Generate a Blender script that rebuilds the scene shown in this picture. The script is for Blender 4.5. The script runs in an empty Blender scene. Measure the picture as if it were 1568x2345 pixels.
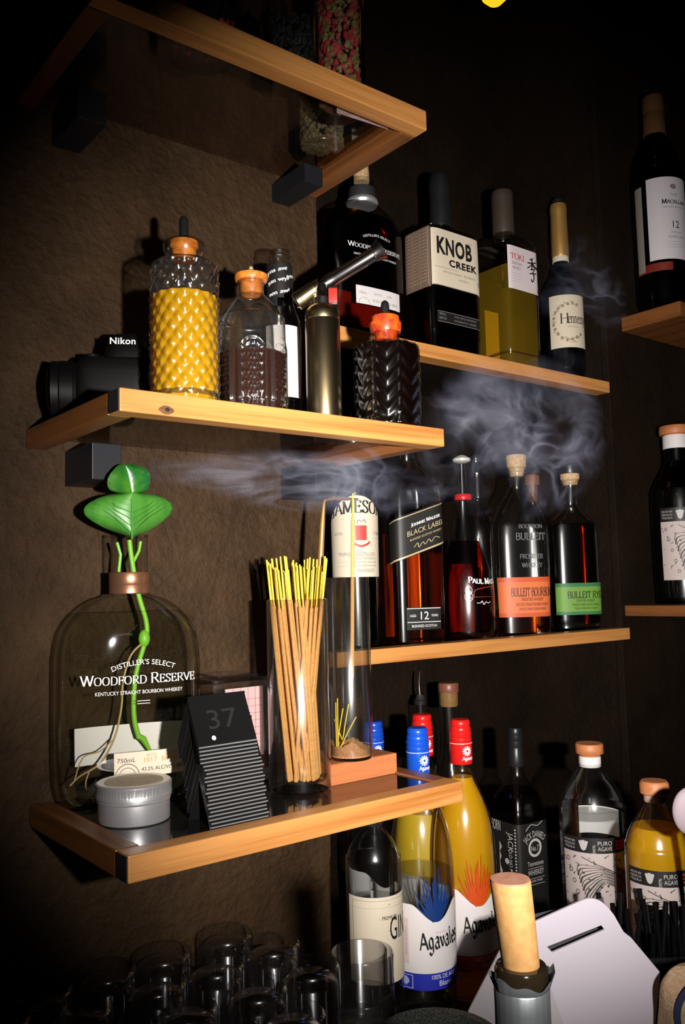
import bpy, bmesh, math, random
from mathutils import Vector, Matrix
from math import sin, cos, pi, radians, sqrt, atan2
random.seed(7)
SC = bpy.context.scene
COL = SC.collection

# ------------------------------------------------------------------ camera
CZ = 1.5                      # eye height
F = 1995.3                    # focal length in pixels of the 1568x2345 frame
YAW, PITCH, ROLL = radians(51.645), radians(4.805), radians(-1.395)
FW = Vector((cos(YAW)*cos(PITCH), sin(YAW)*cos(PITCH), sin(PITCH)))
_r0 = Vector((sin(YAW), -cos(YAW), 0)); _u0 = _r0.cross(FW)
RT = _r0*cos(ROLL) + _u0*sin(ROLL); UP = -_r0*sin(ROLL) + _u0*cos(ROLL)
EYE = Vector((0, 0, CZ))
cam = bpy.data.cameras.new('camera'); camo = bpy.data.objects.new('camera', cam); COL.objects.link(camo)
camo.matrix_world = Matrix(((RT.x, UP.x, -FW.x, 0), (RT.y, UP.y, -FW.y, 0), (RT.z, UP.z, -FW.z, CZ), (0, 0, 0, 1)))
cam.sensor_fit = 'VERTICAL'; cam.sensor_height = 36; cam.lens = 36*F/2345
cam.clip_start = .02
SC.camera = camo
# ------------------------------------------------------------------ world, lights, exposure
w = bpy.data.worlds.new('world'); SC.world = w; w.use_nodes = True
w.node_tree.nodes['Background'].inputs[0].default_value = (.9, .75, .6, 1)
w.node_tree.nodes['Background'].inputs[1].default_value = .0012
SC.view_settings.view_transform = 'Standard'; SC.view_settings.look = 'None'
SC.view_settings.exposure = 0.0; SC.view_settings.gamma = 1; SC.view_settings.use_curve_mapping = False
fl = bpy.data.lights.new('camera_flash', 'SPOT'); flo = bpy.data.objects.new('camera_flash', fl); COL.objects.link(flo)
FLASH = EYE + RT*.165 + UP*.005
fl.energy = 112; fl.color = (1, .955, .91); fl.shadow_soft_size = .012
fl.spot_size = radians(70); fl.spot_blend = 1
_aim = EYE + FW*1.0 + RT*.13 - UP*.01
flo.location = FLASH
flo.rotation_euler = (_aim-FLASH).to_track_quat('-Z', 'Y').to_euler()
cy = SC.cycles
cy.transparent_max_bounces = 40; cy.max_bounces = 8; cy.volume_bounces = 0; cy.volume_step_rate = 1.0
cy.sample_clamp_indirect = 3; cy.sample_clamp_direct = 12

# ------------------------------------------------------------------ picture <-> place
def ray(px, py): return FW + RT*((px-784)/F) - UP*((py-1172.5)/F)
def atz(px, py, z):
    d = ray(px, py); return EYE + d*((z-CZ)/d.z)
def aty(px, py, y):
    d = ray(px, py); return EYE + d*(y/d.y)
def atd(px, py, dep): return EYE + ray(px, py)*dep
def dep(p): return (p-EYE).dot(FW)

# ------------------------------------------------------------------ materials
MATS = {}
def mat(name):
    m = bpy.data.materials.new(name); m.use_nodes = True; nt = m.node_tree; nt.nodes.clear()
    out = nt.nodes.new('ShaderNodeOutputMaterial'); MATS[name] = m
    return m, nt, out
def N(nt, t, **kw):
    n = nt.nodes.new(t)
    for k, v in kw.items():
        if k in n.inputs.keys(): n.inputs[k].default_value = v
        else: setattr(n, k, v)
    return n
def c4(c): return (c[0], c[1], c[2], 1)
def pbr(name, col, rough=.5, metal=0, spec=.5, noise=None, bump=None, coat=0):
    """noise=(scale, colour2, stretch) mixes a second colour; bump=(scale,strength,dist)"""
    m, nt, out = mat(name)
    b = N(nt, 'ShaderNodeBsdfPrincipled', Roughness=rough, Metallic=metal)
    b.inputs['Base Color'].default_value = c4(col); b.inputs['Specular IOR Level'].default_value = spec
    b.inputs['Coat Weight'].default_value = coat
    nt.links.new(b.outputs[0], out.inputs[0])
    tc = N(nt, 'ShaderNodeTexCoord')
    if noise:
        mp = N(nt, 'ShaderNodeMapping'); mp.inputs['Scale'].default_value = noise[2]
        ns = N(nt, 'ShaderNodeTexNoise', Scale=noise[0], Detail=5.0)
        mx = N(nt, 'ShaderNodeMix', data_type='RGBA')
        rp = N(nt, 'ShaderNodeValToRGB'); rp.color_ramp.elements[0].position = .35; rp.color_ramp.elements[1].position = .65
        nt.links.new(tc.outputs['Object'], mp.inputs[0]); nt.links.new(mp.outputs[0], ns.inputs[0])
        nt.links.new(ns.outputs[0], rp.inputs[0]); nt.links.new(rp.outputs[0], mx.inputs[0])
        mx.inputs[6].default_value = c4(col); mx.inputs[7].default_value = c4(noise[1])
        nt.links.new(mx.outputs[2], b.inputs['Base Color'])
    if bump:
        n2 = N(nt, 'ShaderNodeTexNoise', Scale=bump[0], Detail=6.0)
        bp = N(nt, 'ShaderNodeBump', Strength=bump[1], Distance=bump[2])
        nt.links.new(tc.outputs['Object'], n2.inputs[0]); nt.links.new(n2.outputs[0], bp.inputs['Height'])
        nt.links.new(bp.outputs[0], b.inputs['Normal'])
    return m
def wood(name, c1, c2, axis=0, scale=1.0, rough=.42):
    m, nt, out = mat(name)
    b = N(nt, 'ShaderNodeBsdfPrincipled', Roughness=rough)
    nt.links.new(b.outputs[0], out.inputs[0])
    tc = N(nt, 'ShaderNodeTexCoord'); mp = N(nt, 'ShaderNodeMapping')
    s = [60*scale, 60*scale, 60*scale]; s[axis] = 3.2*scale
    mp.inputs['Scale'].default_value = s
    ns = N(nt, 'ShaderNodeTexNoise', Scale=1.0, Detail=3.0, Distortion=.6)
    s2 = [420, 420, 420]; s2[axis] = 9
    mp2 = N(nt, 'ShaderNodeMapping'); mp2.inputs['Scale'].default_value = s2
    n2 = N(nt, 'ShaderNodeTexNoise', Scale=1.0, Detail=2.0)
    ad = N(nt, 'ShaderNodeMath', operation='MULTIPLY_ADD'); ad.inputs[1].default_value = .45
    rp = N(nt, 'ShaderNodeValToRGB'); e = rp.color_ramp.elements
    e[0].position = .42; e[0].color = c4(c2); e[1].position = .82; e[1].color = c4(c1)
    L = nt.links.new
    L(tc.outputs['Object'], mp.inputs[0]); L(mp.outputs[0], ns.inputs[0]); L(tc.outputs['Object'], mp2.inputs[0]); L(mp2.outputs[0], n2.inputs[0])
    L(n2.outputs[0], ad.inputs[0]); L(ns.outputs[0], ad.inputs[2]); L(ad.outputs[0], rp.inputs[0]); L(rp.outputs[0], b.inputs['Base Color'])
    bp = N(nt, 'ShaderNodeBump', Strength=.25, Distance=.0006); L(n2.outputs[0], bp.inputs['Height']); L(bp.outputs[0], b.inputs['Normal'])
    return m
def glass(name, tint, edge, rough=.08, refl=1.0, body=None, bodyw=0.0, bump=None, wide=.45):
    """clear or coloured glass/liquid: straight-through tint that deepens towards the rim, gloss by angle; body = cloudy scattering share"""
    m, nt, out = mat(name); L = nt.links.new
    lw = N(nt, 'ShaderNodeLayerWeight', Blend=.5)
    p2 = N(nt, 'ShaderNodeMath', operation='POWER'); p2.inputs[1].default_value = 2.5
    p5 = N(nt, 'ShaderNodeMath', operation='POWER'); p5.inputs[1].default_value = 4.5
    fr = N(nt, 'ShaderNodeMath', operation='MULTIPLY_ADD'); fr.inputs[1].default_value = .8*refl; fr.inputs[2].default_value = .075*refl
    mx = N(nt, 'ShaderNodeMix', data_type='RGBA'); mx.inputs[6].default_value = c4(tint); mx.inputs[7].default_value = c4(edge)
    tr = N(nt, 'ShaderNodeBsdfTransparent'); gl = N(nt, 'ShaderNodeBsdfGlossy', Roughness=rough); g2 = N(nt, 'ShaderNodeBsdfGlossy', Roughness=.21); gm = N(nt, 'ShaderNodeMixShader'); gm.inputs[0].default_value = wide; L(gl.outputs[0], gm.inputs[1]); L(g2.outputs[0], gm.inputs[2])
    ms = N(nt, 'ShaderNodeMixShader')
    L(lw.outputs['Facing'], p2.inputs[0]); L(lw.outputs['Facing'], p5.inputs[0]); L(p5.outputs[0], fr.inputs[0])
    L(p2.outputs[0], mx.inputs[0]); L(mx.outputs[2], tr.inputs[0])
    base = tr
    if body:
        df = N(nt, 'ShaderNodeBsdfDiffuse'); df.inputs[0].default_value = c4(body)
        tl = N(nt, 'ShaderNodeBsdfTranslucent'); tl.inputs[0].default_value = c4(body)
        a = N(nt, 'ShaderNodeMixShader'); a.inputs[0].default_value = .2; L(df.outputs[0], a.inputs[1]); L(tl.outputs[0], a.inputs[2])
        b = N(nt, 'ShaderNodeMixShader'); b.inputs[0].default_value = bodyw; L(tr.outputs[0], b.inputs[1]); L(a.outputs[0], b.inputs[2]); base = b
    L(fr.outputs[0], ms.inputs[0]); L(base.outputs[0], ms.inputs[1]); L(gm.outputs[0], ms.inputs[2]); L(ms.outputs[0], out.inputs[0])
    if bump:
        tc = N(nt, 'ShaderNodeTexCoord'); n2 = N(nt, 'ShaderNodeTexNoise', Scale=bump[0], Detail=1.0)
        bp = N(nt, 'ShaderNodeBump', Strength=bump[1], Distance=bump[2])
        L(tc.outputs['Object'], n2.inputs[0]); L(n2.outputs[0], bp.inputs['Height']); L(bp.outputs[0], gl.inputs['Normal'])
    return m
def emit(name, col, s):
    m, nt, out = mat(name); e = N(nt, 'ShaderNodeEmission', Strength=s); e.inputs[0].default_value = c4(col)
    nt.links.new(e.outputs[0], out.inputs[0]); return m

# wall plaster: brown, trowelled, finely pitted
def plaster(name, c1, c2, st):
    m, nt, out = mat(name); L = nt.links.new
    b = N(nt, 'ShaderNodeBsdfPrincipled', Roughness=.6); b.inputs['Specular IOR Level'].default_value = .16
    tc = N(nt, 'ShaderNodeTexCoord')
    n1 = N(nt, 'ShaderNodeTexNoise', Scale=9.0, Detail=8.0, Roughness=.65); n2 = N(nt, 'ShaderNodeTexNoise', Scale=140.0, Detail=5.0, Roughness=.6)
    n3 = N(nt, 'ShaderNodeTexVoronoi', Scale=70.0)
    rp = N(nt, 'ShaderNodeValToRGB'); rp.color_ramp.elements[0].position = .3; rp.color_ramp.elements[1].position = .7
    rp.color_ramp.elements[0].color = c4(c1); rp.color_ramp.elements[1].color = c4(c2)
    a = N(nt, 'ShaderNodeMath', operation='MULTIPLY_ADD'); a.inputs[1].default_value = .5
    a2 = N(nt, 'ShaderNodeMath', operation='MULTIPLY_ADD'); a2.inputs[1].default_value = 1.2
    bp = N(nt, 'ShaderNodeBump', Strength=st, Distance=.004)
    for n in (n1, n2, n3): L(tc.outputs['Object'], n.inputs[0])
    L(n1.outputs[0], rp.inputs[0]); L(rp.outputs[0], b.inputs['Base Color'])
    L(n3.outputs[0], a.inputs[0]); L(n2.outputs[0], a.inputs[2]); L(n1.outputs[0], a2.inputs[0]); L(a.outputs[0], a2.inputs[2])
    L(a2.outputs[0], bp.inputs['Height']); L(bp.outputs[0], b.inputs['Normal']); L(b.outputs[0], out.inputs[0])
    return m
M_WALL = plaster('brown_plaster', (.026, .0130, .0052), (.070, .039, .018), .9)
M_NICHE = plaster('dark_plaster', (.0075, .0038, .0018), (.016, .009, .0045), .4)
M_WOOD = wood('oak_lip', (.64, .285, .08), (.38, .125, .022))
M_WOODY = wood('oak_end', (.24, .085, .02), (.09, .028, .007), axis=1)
M_CHAR = pbr('charred_end_grain', (.012, .007, .005), .7)
M_PANEL = glass('smoked_panel', (.93, .88, .86), (.82, .78, .76), rough=.04, refl=1.0, wide=.1)
M_PANELB = pbr('black_glass_panel', (.01, .009, .009), .07, spec=.9)
M_BLACK = pbr('black_plastic', (.012, .012, .013), .35)
M_BLACKM = pbr('black_matte', (.02, .02, .022), .7)
M_BRKT = pbr('painted_bracket', (.0065, .0075, .011), .5)
M_GLASS = glass('clear_glass', (.93, .94, .93), (.3, .32, .31), .06, 1.5, wide=.4)
M_CUT = glass('cut_glass', (.9, .9, .88), (.35, .36, .34), .07, 2.6, (.9, .88, .84), .008, wide=.5)
M_BOTT = glass('plant_bottle_glass', (.965, .97, .955), (.16, .18, .10), .03, 1.2, wide=0)
M_CUTD = glass('dark_cut_glass', (.85, .85, .84), (.3, .3, .29), .07, 1.5, wide=.22)
M_GLASS2 = glass('clear_glass_dim', (.86, .87, .86), (.12, .13, .12), .1)
M_THIN = glass('vase_glass', (.955, .96, .955), (.5, .53, .52), .05, 1.7, wide=.6)
M_TUMB = glass('tumbler_glass', (.975, .975, .98), (.6, .6, .62), .05, 1.8, wide=.35)
M_PLAST = glass('clear_acrylic', (.9, .88, .9), (.5, .45, .5), .12, 1.6)
M_GREENG = glass('green_glass', (.03, .2, .07), (.005, .04, .015), .08)
M_DARKG = glass('dark_glass', (.05, .06, .05), (.01, .01, .01), .08)
M_WHIS = glass('whisky', (.78, .24, .05), (.3, .05, .01), .15, .6)
M_WHISD = glass('dark_whisky', (.42, .07, .015), (.15, .01, .005), .15, .6)
M_WHISO = glass('orange_whisky', (.86, .38, .1), (.4, .1, .02), .15, .6)
M_BROWN = glass('brown_liquid', (.22, .04, .01), (.12, .02, .01), .1, 1.0, (.12, .02, .004), .35)
M_INK = glass('black_bitters', (.03, .01, .006), (.01, .004, .003), .1, 1.3, (.008, .003, .002), .7)
M_YELL = glass('yellow_bitters', (.9, .62, .02), (.6, .4, .01), .12, .9, (1.0, .56, .002), .85)
M_GOLD = glass('gold_tequila', (.98, .70, .08), (.75, .42, .02), .12, .6, (1.0, .56, .012), .62)
M_PALE = glass('pale_spirit', (.93, .78, .35), (.5, .35, .05), .12, .6, (.8, .55, .05), .15)
M_WATER = glass('clear_spirit', (.96, .96, .95), (.5, .5, .48), .12, .7)
M_WATERP = glass('vase_water', (.95, .96, .92), (.55, .55, .42), .03, .4, wide=0)
M_PAPER = pbr('white_paper', (.78, .73, .72), .65)
M_CREAM = pbr('cream_paper', (.72, .62, .47), .6)
M_KRAFT = pbr('beige_paper', (.62, .53, .43), .6)
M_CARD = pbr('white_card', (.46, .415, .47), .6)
M_INKK = pbr('black_ink', (.012, .011, .01), .5)
M_GREY = pbr('grey_ink', (.25, .23, .22), .6)
M_WINK = pbr('white_ink', (.85, .84, .82), .5)
M_GOLDI = pbr('gold_ink', (.7, .55, .28), .4, .3)
M_REDI = pbr('red_ink', (.55, .05, .04), .5)
M_ORNG = pbr('orange_label', (.72, .17, .055), .55)
M_GRNL = pbr('green_label', (.16, .34, .05), .55)
M_GRND = pbr('green_label_border', (.04, .18, .06), .55)
M_YELL2 = pbr('yellow_label', (.85, .55, .02), .5)
M_BLULAB = pbr('blue_band', (.02, .03, .42), .45)
M_REDLAB = pbr('red_band', (.6, .07, .02), .45)
M_BLUEC = pbr('blue_cap', (.01, .09, .62), .28, .2)
M_REDC = pbr('red_cap', (.75, .015, .012), .28, .2)
M_CORK = pbr('cork', (.72, .50, .27), .75, noise=(260, (.5, .3, .14), (1, 1, 1)), bump=(300, .4, .0006))
M_CORKL = pbr('pale_cork', (.30, .165, .05), .8, noise=(220, (.26, .125, .033), (1, 1, 1)), bump=(300, .3, .0005))
M_CORKT = pbr('wine_stained_cork', (.22, .085, .05), .85, noise=(200, (.27, .12, .07), (1, 1, 1)))
M_AMBC = pbr('amber_cork', (.78, .27, .03), .45, noise=(150, (.5, .12, .01), (1, 1, 1)), coat=.5)
M_REDCK = pbr('red_orange_stopper', (.8, .12, .012), .3, noise=(120, (.45, .03, .01), (1, 1, 1)), coat=.5)
M_WCAP = wood('wooden_cap', (.55, .2, .07), (.35, .1, .03), axis=0, rough=.5)
M_BRASS = pbr('antique_brass', (.36, .29, .17), .33, 1, noise=(40, (.2, .15, .08), (1, 1, .1)))
M_STEEL = pbr('steel', (.55, .52, .5), .22, 1)
M_ALU = pbr('brushed_aluminium', (.62, .61, .62), .38, .7)
M_FOIL = pbr('silver_foil', (.24, .255, .27), .42, .75, bump=(60, .2, .001))
M_COPPER = pbr('copper_band', (.42, .2, .11), .35, .8)
M_GOLDF = pbr('gold_foil', (.75, .42, .12), .38, .7)
M_HOOK = pbr('brass_hook', (.9, .5, .15), .32, .8)
M_STKY = pbr('yellow_bamboo', (.85, .62, .04), .5)
M_STKT = pbr('incense_paste', (.80, .43, .13), .85, noise=(400, (.68, .33, .09), (1, 1, 1)))
M_SAND = pbr('incense_ash', (.55, .28, .12), .95, noise=(500, (.4, .18, .07), (1, 1, 1)), bump=(350, .8, .002))
M_BOX = wood('red_wood_box', (.55, .19, .07), (.36, .1, .035), axis=0, rough=.35)
M_LEAF = pbr('leaf_green', (.045, .20, .022), .4, noise=(60, (.08, .28, .035), (1, 1, .3)))
M_LEAFD = pbr('young_leaf_green', (.008, .11, .018), .3, noise=(50, (.05, .2, .01), (1, 1, 1)))
M_VEIN = pbr('leaf_vein', (.05, .2, .025), .6)
M_STEM = pbr('plant_stem', (.2, .52, .03), .45)
M_ROOT = pbr('plant_root', (.45, .3, .12), .6)
M_PINK = pbr('pink_paper', (.85, .55, .5), .7)
M_AGBL = pbr('blue_agave_print', (.006, .035, .17), .4)
M_AGRD = pbr('orange_agave_print', (.62, .07, .008), .4)
M_BURLAP = pbr('burlap', (.5, .33, .2), .95, noise=(300, (.38, .24, .14), (1, 1, 1)), bump=(500, .8, .002))
M_NAVY = pbr('navy_print', (.01, .015, .05), .7)
M_ROSE = pbr('dried_rose', (.55, .03, .035), .8, noise=(90, (.75, .12, .12), (1, 1, 1)))
M_SEPAL = pbr('dried_sepal', (.28, .24, .06), .85, noise=(90, (.5, .38, .16), (1, 1, 1)))
M_HERB = pbr('pale_dried_herb', (.55, .5, .28), .85, noise=(120, (.35, .3, .14), (1, 1, 1)))
M_COUNT = pbr('dark_counter', (.02, .012, .008), .25)
M_SPECK = pbr('speckled_enamel', (.008, .009, .008), .15, noise=(900, (.07, .075, .065), (1, 1, 1)), bump=(260, .5, .002))
M_NAPK = pbr('pale_spoon', (.32, .25, .28), .6)
M_BACKST = pbr('glow_striped_label', (.85, .30, .08), .6, noise=(1, (.05, .01, .005), (120, 120, 5)))  # red-orange and dark stripes imitate flash glow refracted through the liquid

# ------------------------------------------------------------------ mesh kit
class M:
    def __init__(s): s.v = []; s.f = []
    def add(s, vs, fs):
        o = len(s.v); s.v += [tuple(v) for v in vs]; s.f += [tuple(i+o for i in f) for f in fs]; return s
    def box(s, x0, x1, y0, y1, z0, z1, bv=0):
        if bv <= 0:
            return s.add([(x, y, z) for z in (z0, z1) for y in (y0, y1) for x in (x0, x1)],
                  [(0, 2, 3, 1), (4, 5, 7, 6), (0, 1, 5, 4), (2, 6, 7, 3), (0, 4, 6, 2), (1, 3, 7, 5)])
        bm = bmesh.new(); bmesh.ops.create_cube(bm, size=1)
        for v in bm.verts: v.co = Vector(((x0+x1)/2+v.co.x*(x1-x0), (y0+y1)/2+v.co.y*(y1-y0), (z0+z1)/2+v.co.z*(z1-z0)))
        bmesh.ops.bevel(bm, geom=bm.edges[:], offset=bv, segments=2, affect='EDGES', profile=.6)
        bm.verts.index_update(); s.add([v.co[:] for v in bm.verts], [[v.index for v in f.verts] for f in bm.faces]); bm.free(); return s
    def loft(s, prof, seg=56, cap0=True, cap1=True, fn=None):
        vs = []; fs = []
        for z, a, b, n in prof:
            for i in range(seg):
                t = 2*pi*i/seg; c, q = cos(t), sin(t)
                x = a*math.copysign(abs(c)**(2/n), c); y = b*math.copysign(abs(q)**(2/n), q)
                if fn:
                    d = fn(t, z); l = sqrt(x*x+y*y) or 1; x *= 1+d/l; y *= 1+d/l
                vs.append((x, y, z))
        R = len(prof)
        for j in range(R-1):
            for i in range(seg):
                k = (i+1) % seg; fs.append((j*seg+i, j*seg+k, (j+1)*seg+k, (j+1)*seg+i))
        if cap0: fs.append(tuple(range(seg-1, -1, -1)))
        if cap1: fs.append(tuple((R-1)*seg+i for i in range(seg)))
        return s.add(vs, fs)
    def lathe(s, rz, seg=56, **k): return s.loft([(z, max(r, 1e-5), max(r, 1e-5), 2) for r, z in rz], seg, **k)
    def tube(s, pts, r, seg=10, cap=True):
        pts = [Vector(p) for p in pts]; rs = r if isinstance(r, (list, tuple)) else [r]*len(pts)
        vs = []; prev = None
        for i, p in enumerate(pts):
            t = (pts[min(i+1, len(pts)-1)]-pts[max(i-1, 0)]).normalized()
            if prev is None:
                a = Vector((0, 0, 1)) if abs(t.z) < .9 else Vector((1, 0, 0)); u = t.cross(a).normalized()
            else: u = (prev-t*prev.dot(t)).normalized()
            prev = u; v = t.cross(u)
            for k in range(seg): q = 2*pi*k/seg; vs.append(p+u*cos(q)*rs[i]+v*sin(q)*rs[i])
        fs = [(j*seg+i, j*seg+(i+1) % seg, (j+1)*seg+(i+1) % seg, (j+1)*seg+i) for j in range(len(pts)-1) for i in range(seg)]
        if cap: fs += [tuple(range(seg-1, -1, -1)), tuple((len(pts)-1)*seg+i for i in range(seg))]
        return s.add(vs, fs)
    def ball(s, c, r, sx=1, sy=1, sz=1, seg=10, rings=7, rot=None):
        vs = []; fs = []
        for j in range(rings+1):
            p = pi*j/rings
            for i in range(seg):
                t = 2*pi*i/seg; v = Vector((sin(p)*cos(t)*r*sx, sin(p)*sin(t)*r*sy, cos(p)*r*sz))
                if rot: v = rot @ v
                vs.append(v+Vector(c))
        for j in range(rings):
            for i in range(seg): k = (i+1) % seg; fs.append((j*seg+i, (j+1)*seg+i, (j+1)*seg+k, j*seg+k))
        return s.add(vs, fs)
    def xf(s, m): s.v = [tuple(m @ Vector(v)) for v in s.v]; return s
def obj(name, m, material, parent=None, smooth=True, ang=35, label=None):
    me = bpy.data.meshes.new(name); me.from_pydata(m.v, [], m.f); me.materials.append(material)
    bm = bmesh.new(); bm.from_mesh(me); bmesh.ops.remove_doubles(bm, verts=bm.verts, dist=1e-6)
    bmesh.ops.dissolve_degenerate(bm, edges=bm.edges, dist=1e-7)
    bmesh.ops.recalc_face_normals(bm, faces=bm.faces)
    for f in bm.faces: f.smooth = smooth
    if smooth:
        lim = radians(ang)
        for e in bm.edges:
            if len(e.link_faces) == 2 and e.calc_face_angle(0) > lim: e.smooth = False
    bm.to_mesh(me); bm.free()
    o = bpy.data.objects.new(name, me); COL.objects.link(o)
    if parent: o.parent = parent
    if label: o['label'] = label
    return o
def flat(name, m, material, parent=None):     # lettering: no welding
    me = bpy.data.meshes.new(name); me.from_pydata(m.v, [], m.f); me.materials.append(material)
    o = bpy.data.objects.new(name, me); COL.objects.link(o)
    if parent: o.parent = parent
    return o
def tag(o, label, cat, group=None):
    o['label'] = label; o['category'] = cat
    if group: o['group'] = group
    return o
def thing(name, label, cat, loc, rz=0, group=None):
    o = bpy.data.objects.new(name, None); COL.objects.link(o); o.empty_display_size = .02
    o.location = loc; o.rotation_euler = (0, 0, rz); return tag(o, label, cat, group)
def struct(name, m, material, smooth=False):
    o = obj(name, m, material, smooth=smooth); o['kind'] = 'structure'; return o
def copy_tree(o, parent=None):
    c = o.copy(); COL.objects.link(c); c.parent = parent
    for ch in list(o.children): copy_tree(ch, c)
    return c
def smooth_pts(P, k=4):
    out = []; n = len(P)
    for i in range(n-1):
        p0, p1, p2, p3 = P[max(i-1, 0)], P[i], P[i+1], P[min(i+2, n-1)]
        for j in range(k):
            t = j/k
            out.append(tuple(.5*((2*b)+(c-a)*t+(2*a-5*b+4*c-d)*t*t+(-a+3*b-3*c+d)*t**3) for a, b, c, d in zip(p0, p1, p2, p3)))
    out.append(tuple(P[-1])); return out
def smp(rows, k=4):          # smooth profile rows, repeated rows stay sharp
    out = []; run = [rows[0]]
    for r in rows[1:]:
        if r == run[-1]:
            out += smooth_pts(run, k) if len(run) > 1 else []; run = [r]
        else: run.append(r)
    out += smooth_pts(run, k) if len(run) > 1 else run
    return out

# ------------------------------------------------------------------ lettering
_tc = {}
def _text(s, bold=0):
    if (s, bold) in _tc: return _tc[s, bold]
    cu = bpy.data.curves.new('t', 'FONT'); cu.body = s; cu.size = 1; cu.resolution_u = 3; cu.offset = bold; cu.space_character = 1+bold*3
    o = bpy.data.objects.new('t', cu); COL.objects.link(o)
    bpy.context.view_layer.update()
    me = bpy.data.meshes.new_from_object(o.evaluated_get(bpy.context.evaluated_depsgraph_get()))
    vs = [(v.co.x, v.co.y) for v in me.vertices]; fs = [tuple(p.vertices) for p in me.polygons]
    bpy.data.objects.remove(o); bpy.data.curves.remove(cu); bpy.data.meshes.remove(me)
    _tc[s, bold] = (vs, fs); return _tc[s, bold]
_H = max(v[1] for v in _text('H')[0])
def _fit(vs, h, wd, al, rot, x, y, arc=0, base=1.0):
    x0 = min(v[0] for v in vs); x1 = max(v[0] for v in vs)
    k = h/base; kx = wd/(x1-x0) if wd else k
    sh = {'C': (x0+x1)/2, 'L': x0, 'R': x1}[al]
    out = []
    for a, b in vs:
        a = (a-sh)*kx; b = b*k
        if arc: t = a/arc; a, b = (arc+b)*sin(t), (arc+b)*cos(t)-arc
        a, b = a*cos(rot)-b*sin(rot), a*sin(rot)+b*cos(rot); out.append((a+x, b+y))
    return out
def T(s, x, y, h, wd=None, al='C', rot=0, arc=0, bold=0):      # sans lettering: cap height h, optional width
    vs, fs = _text(s, bold); return _fit(vs, h, wd, al, rot, x, y, arc, _H), fs
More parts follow.
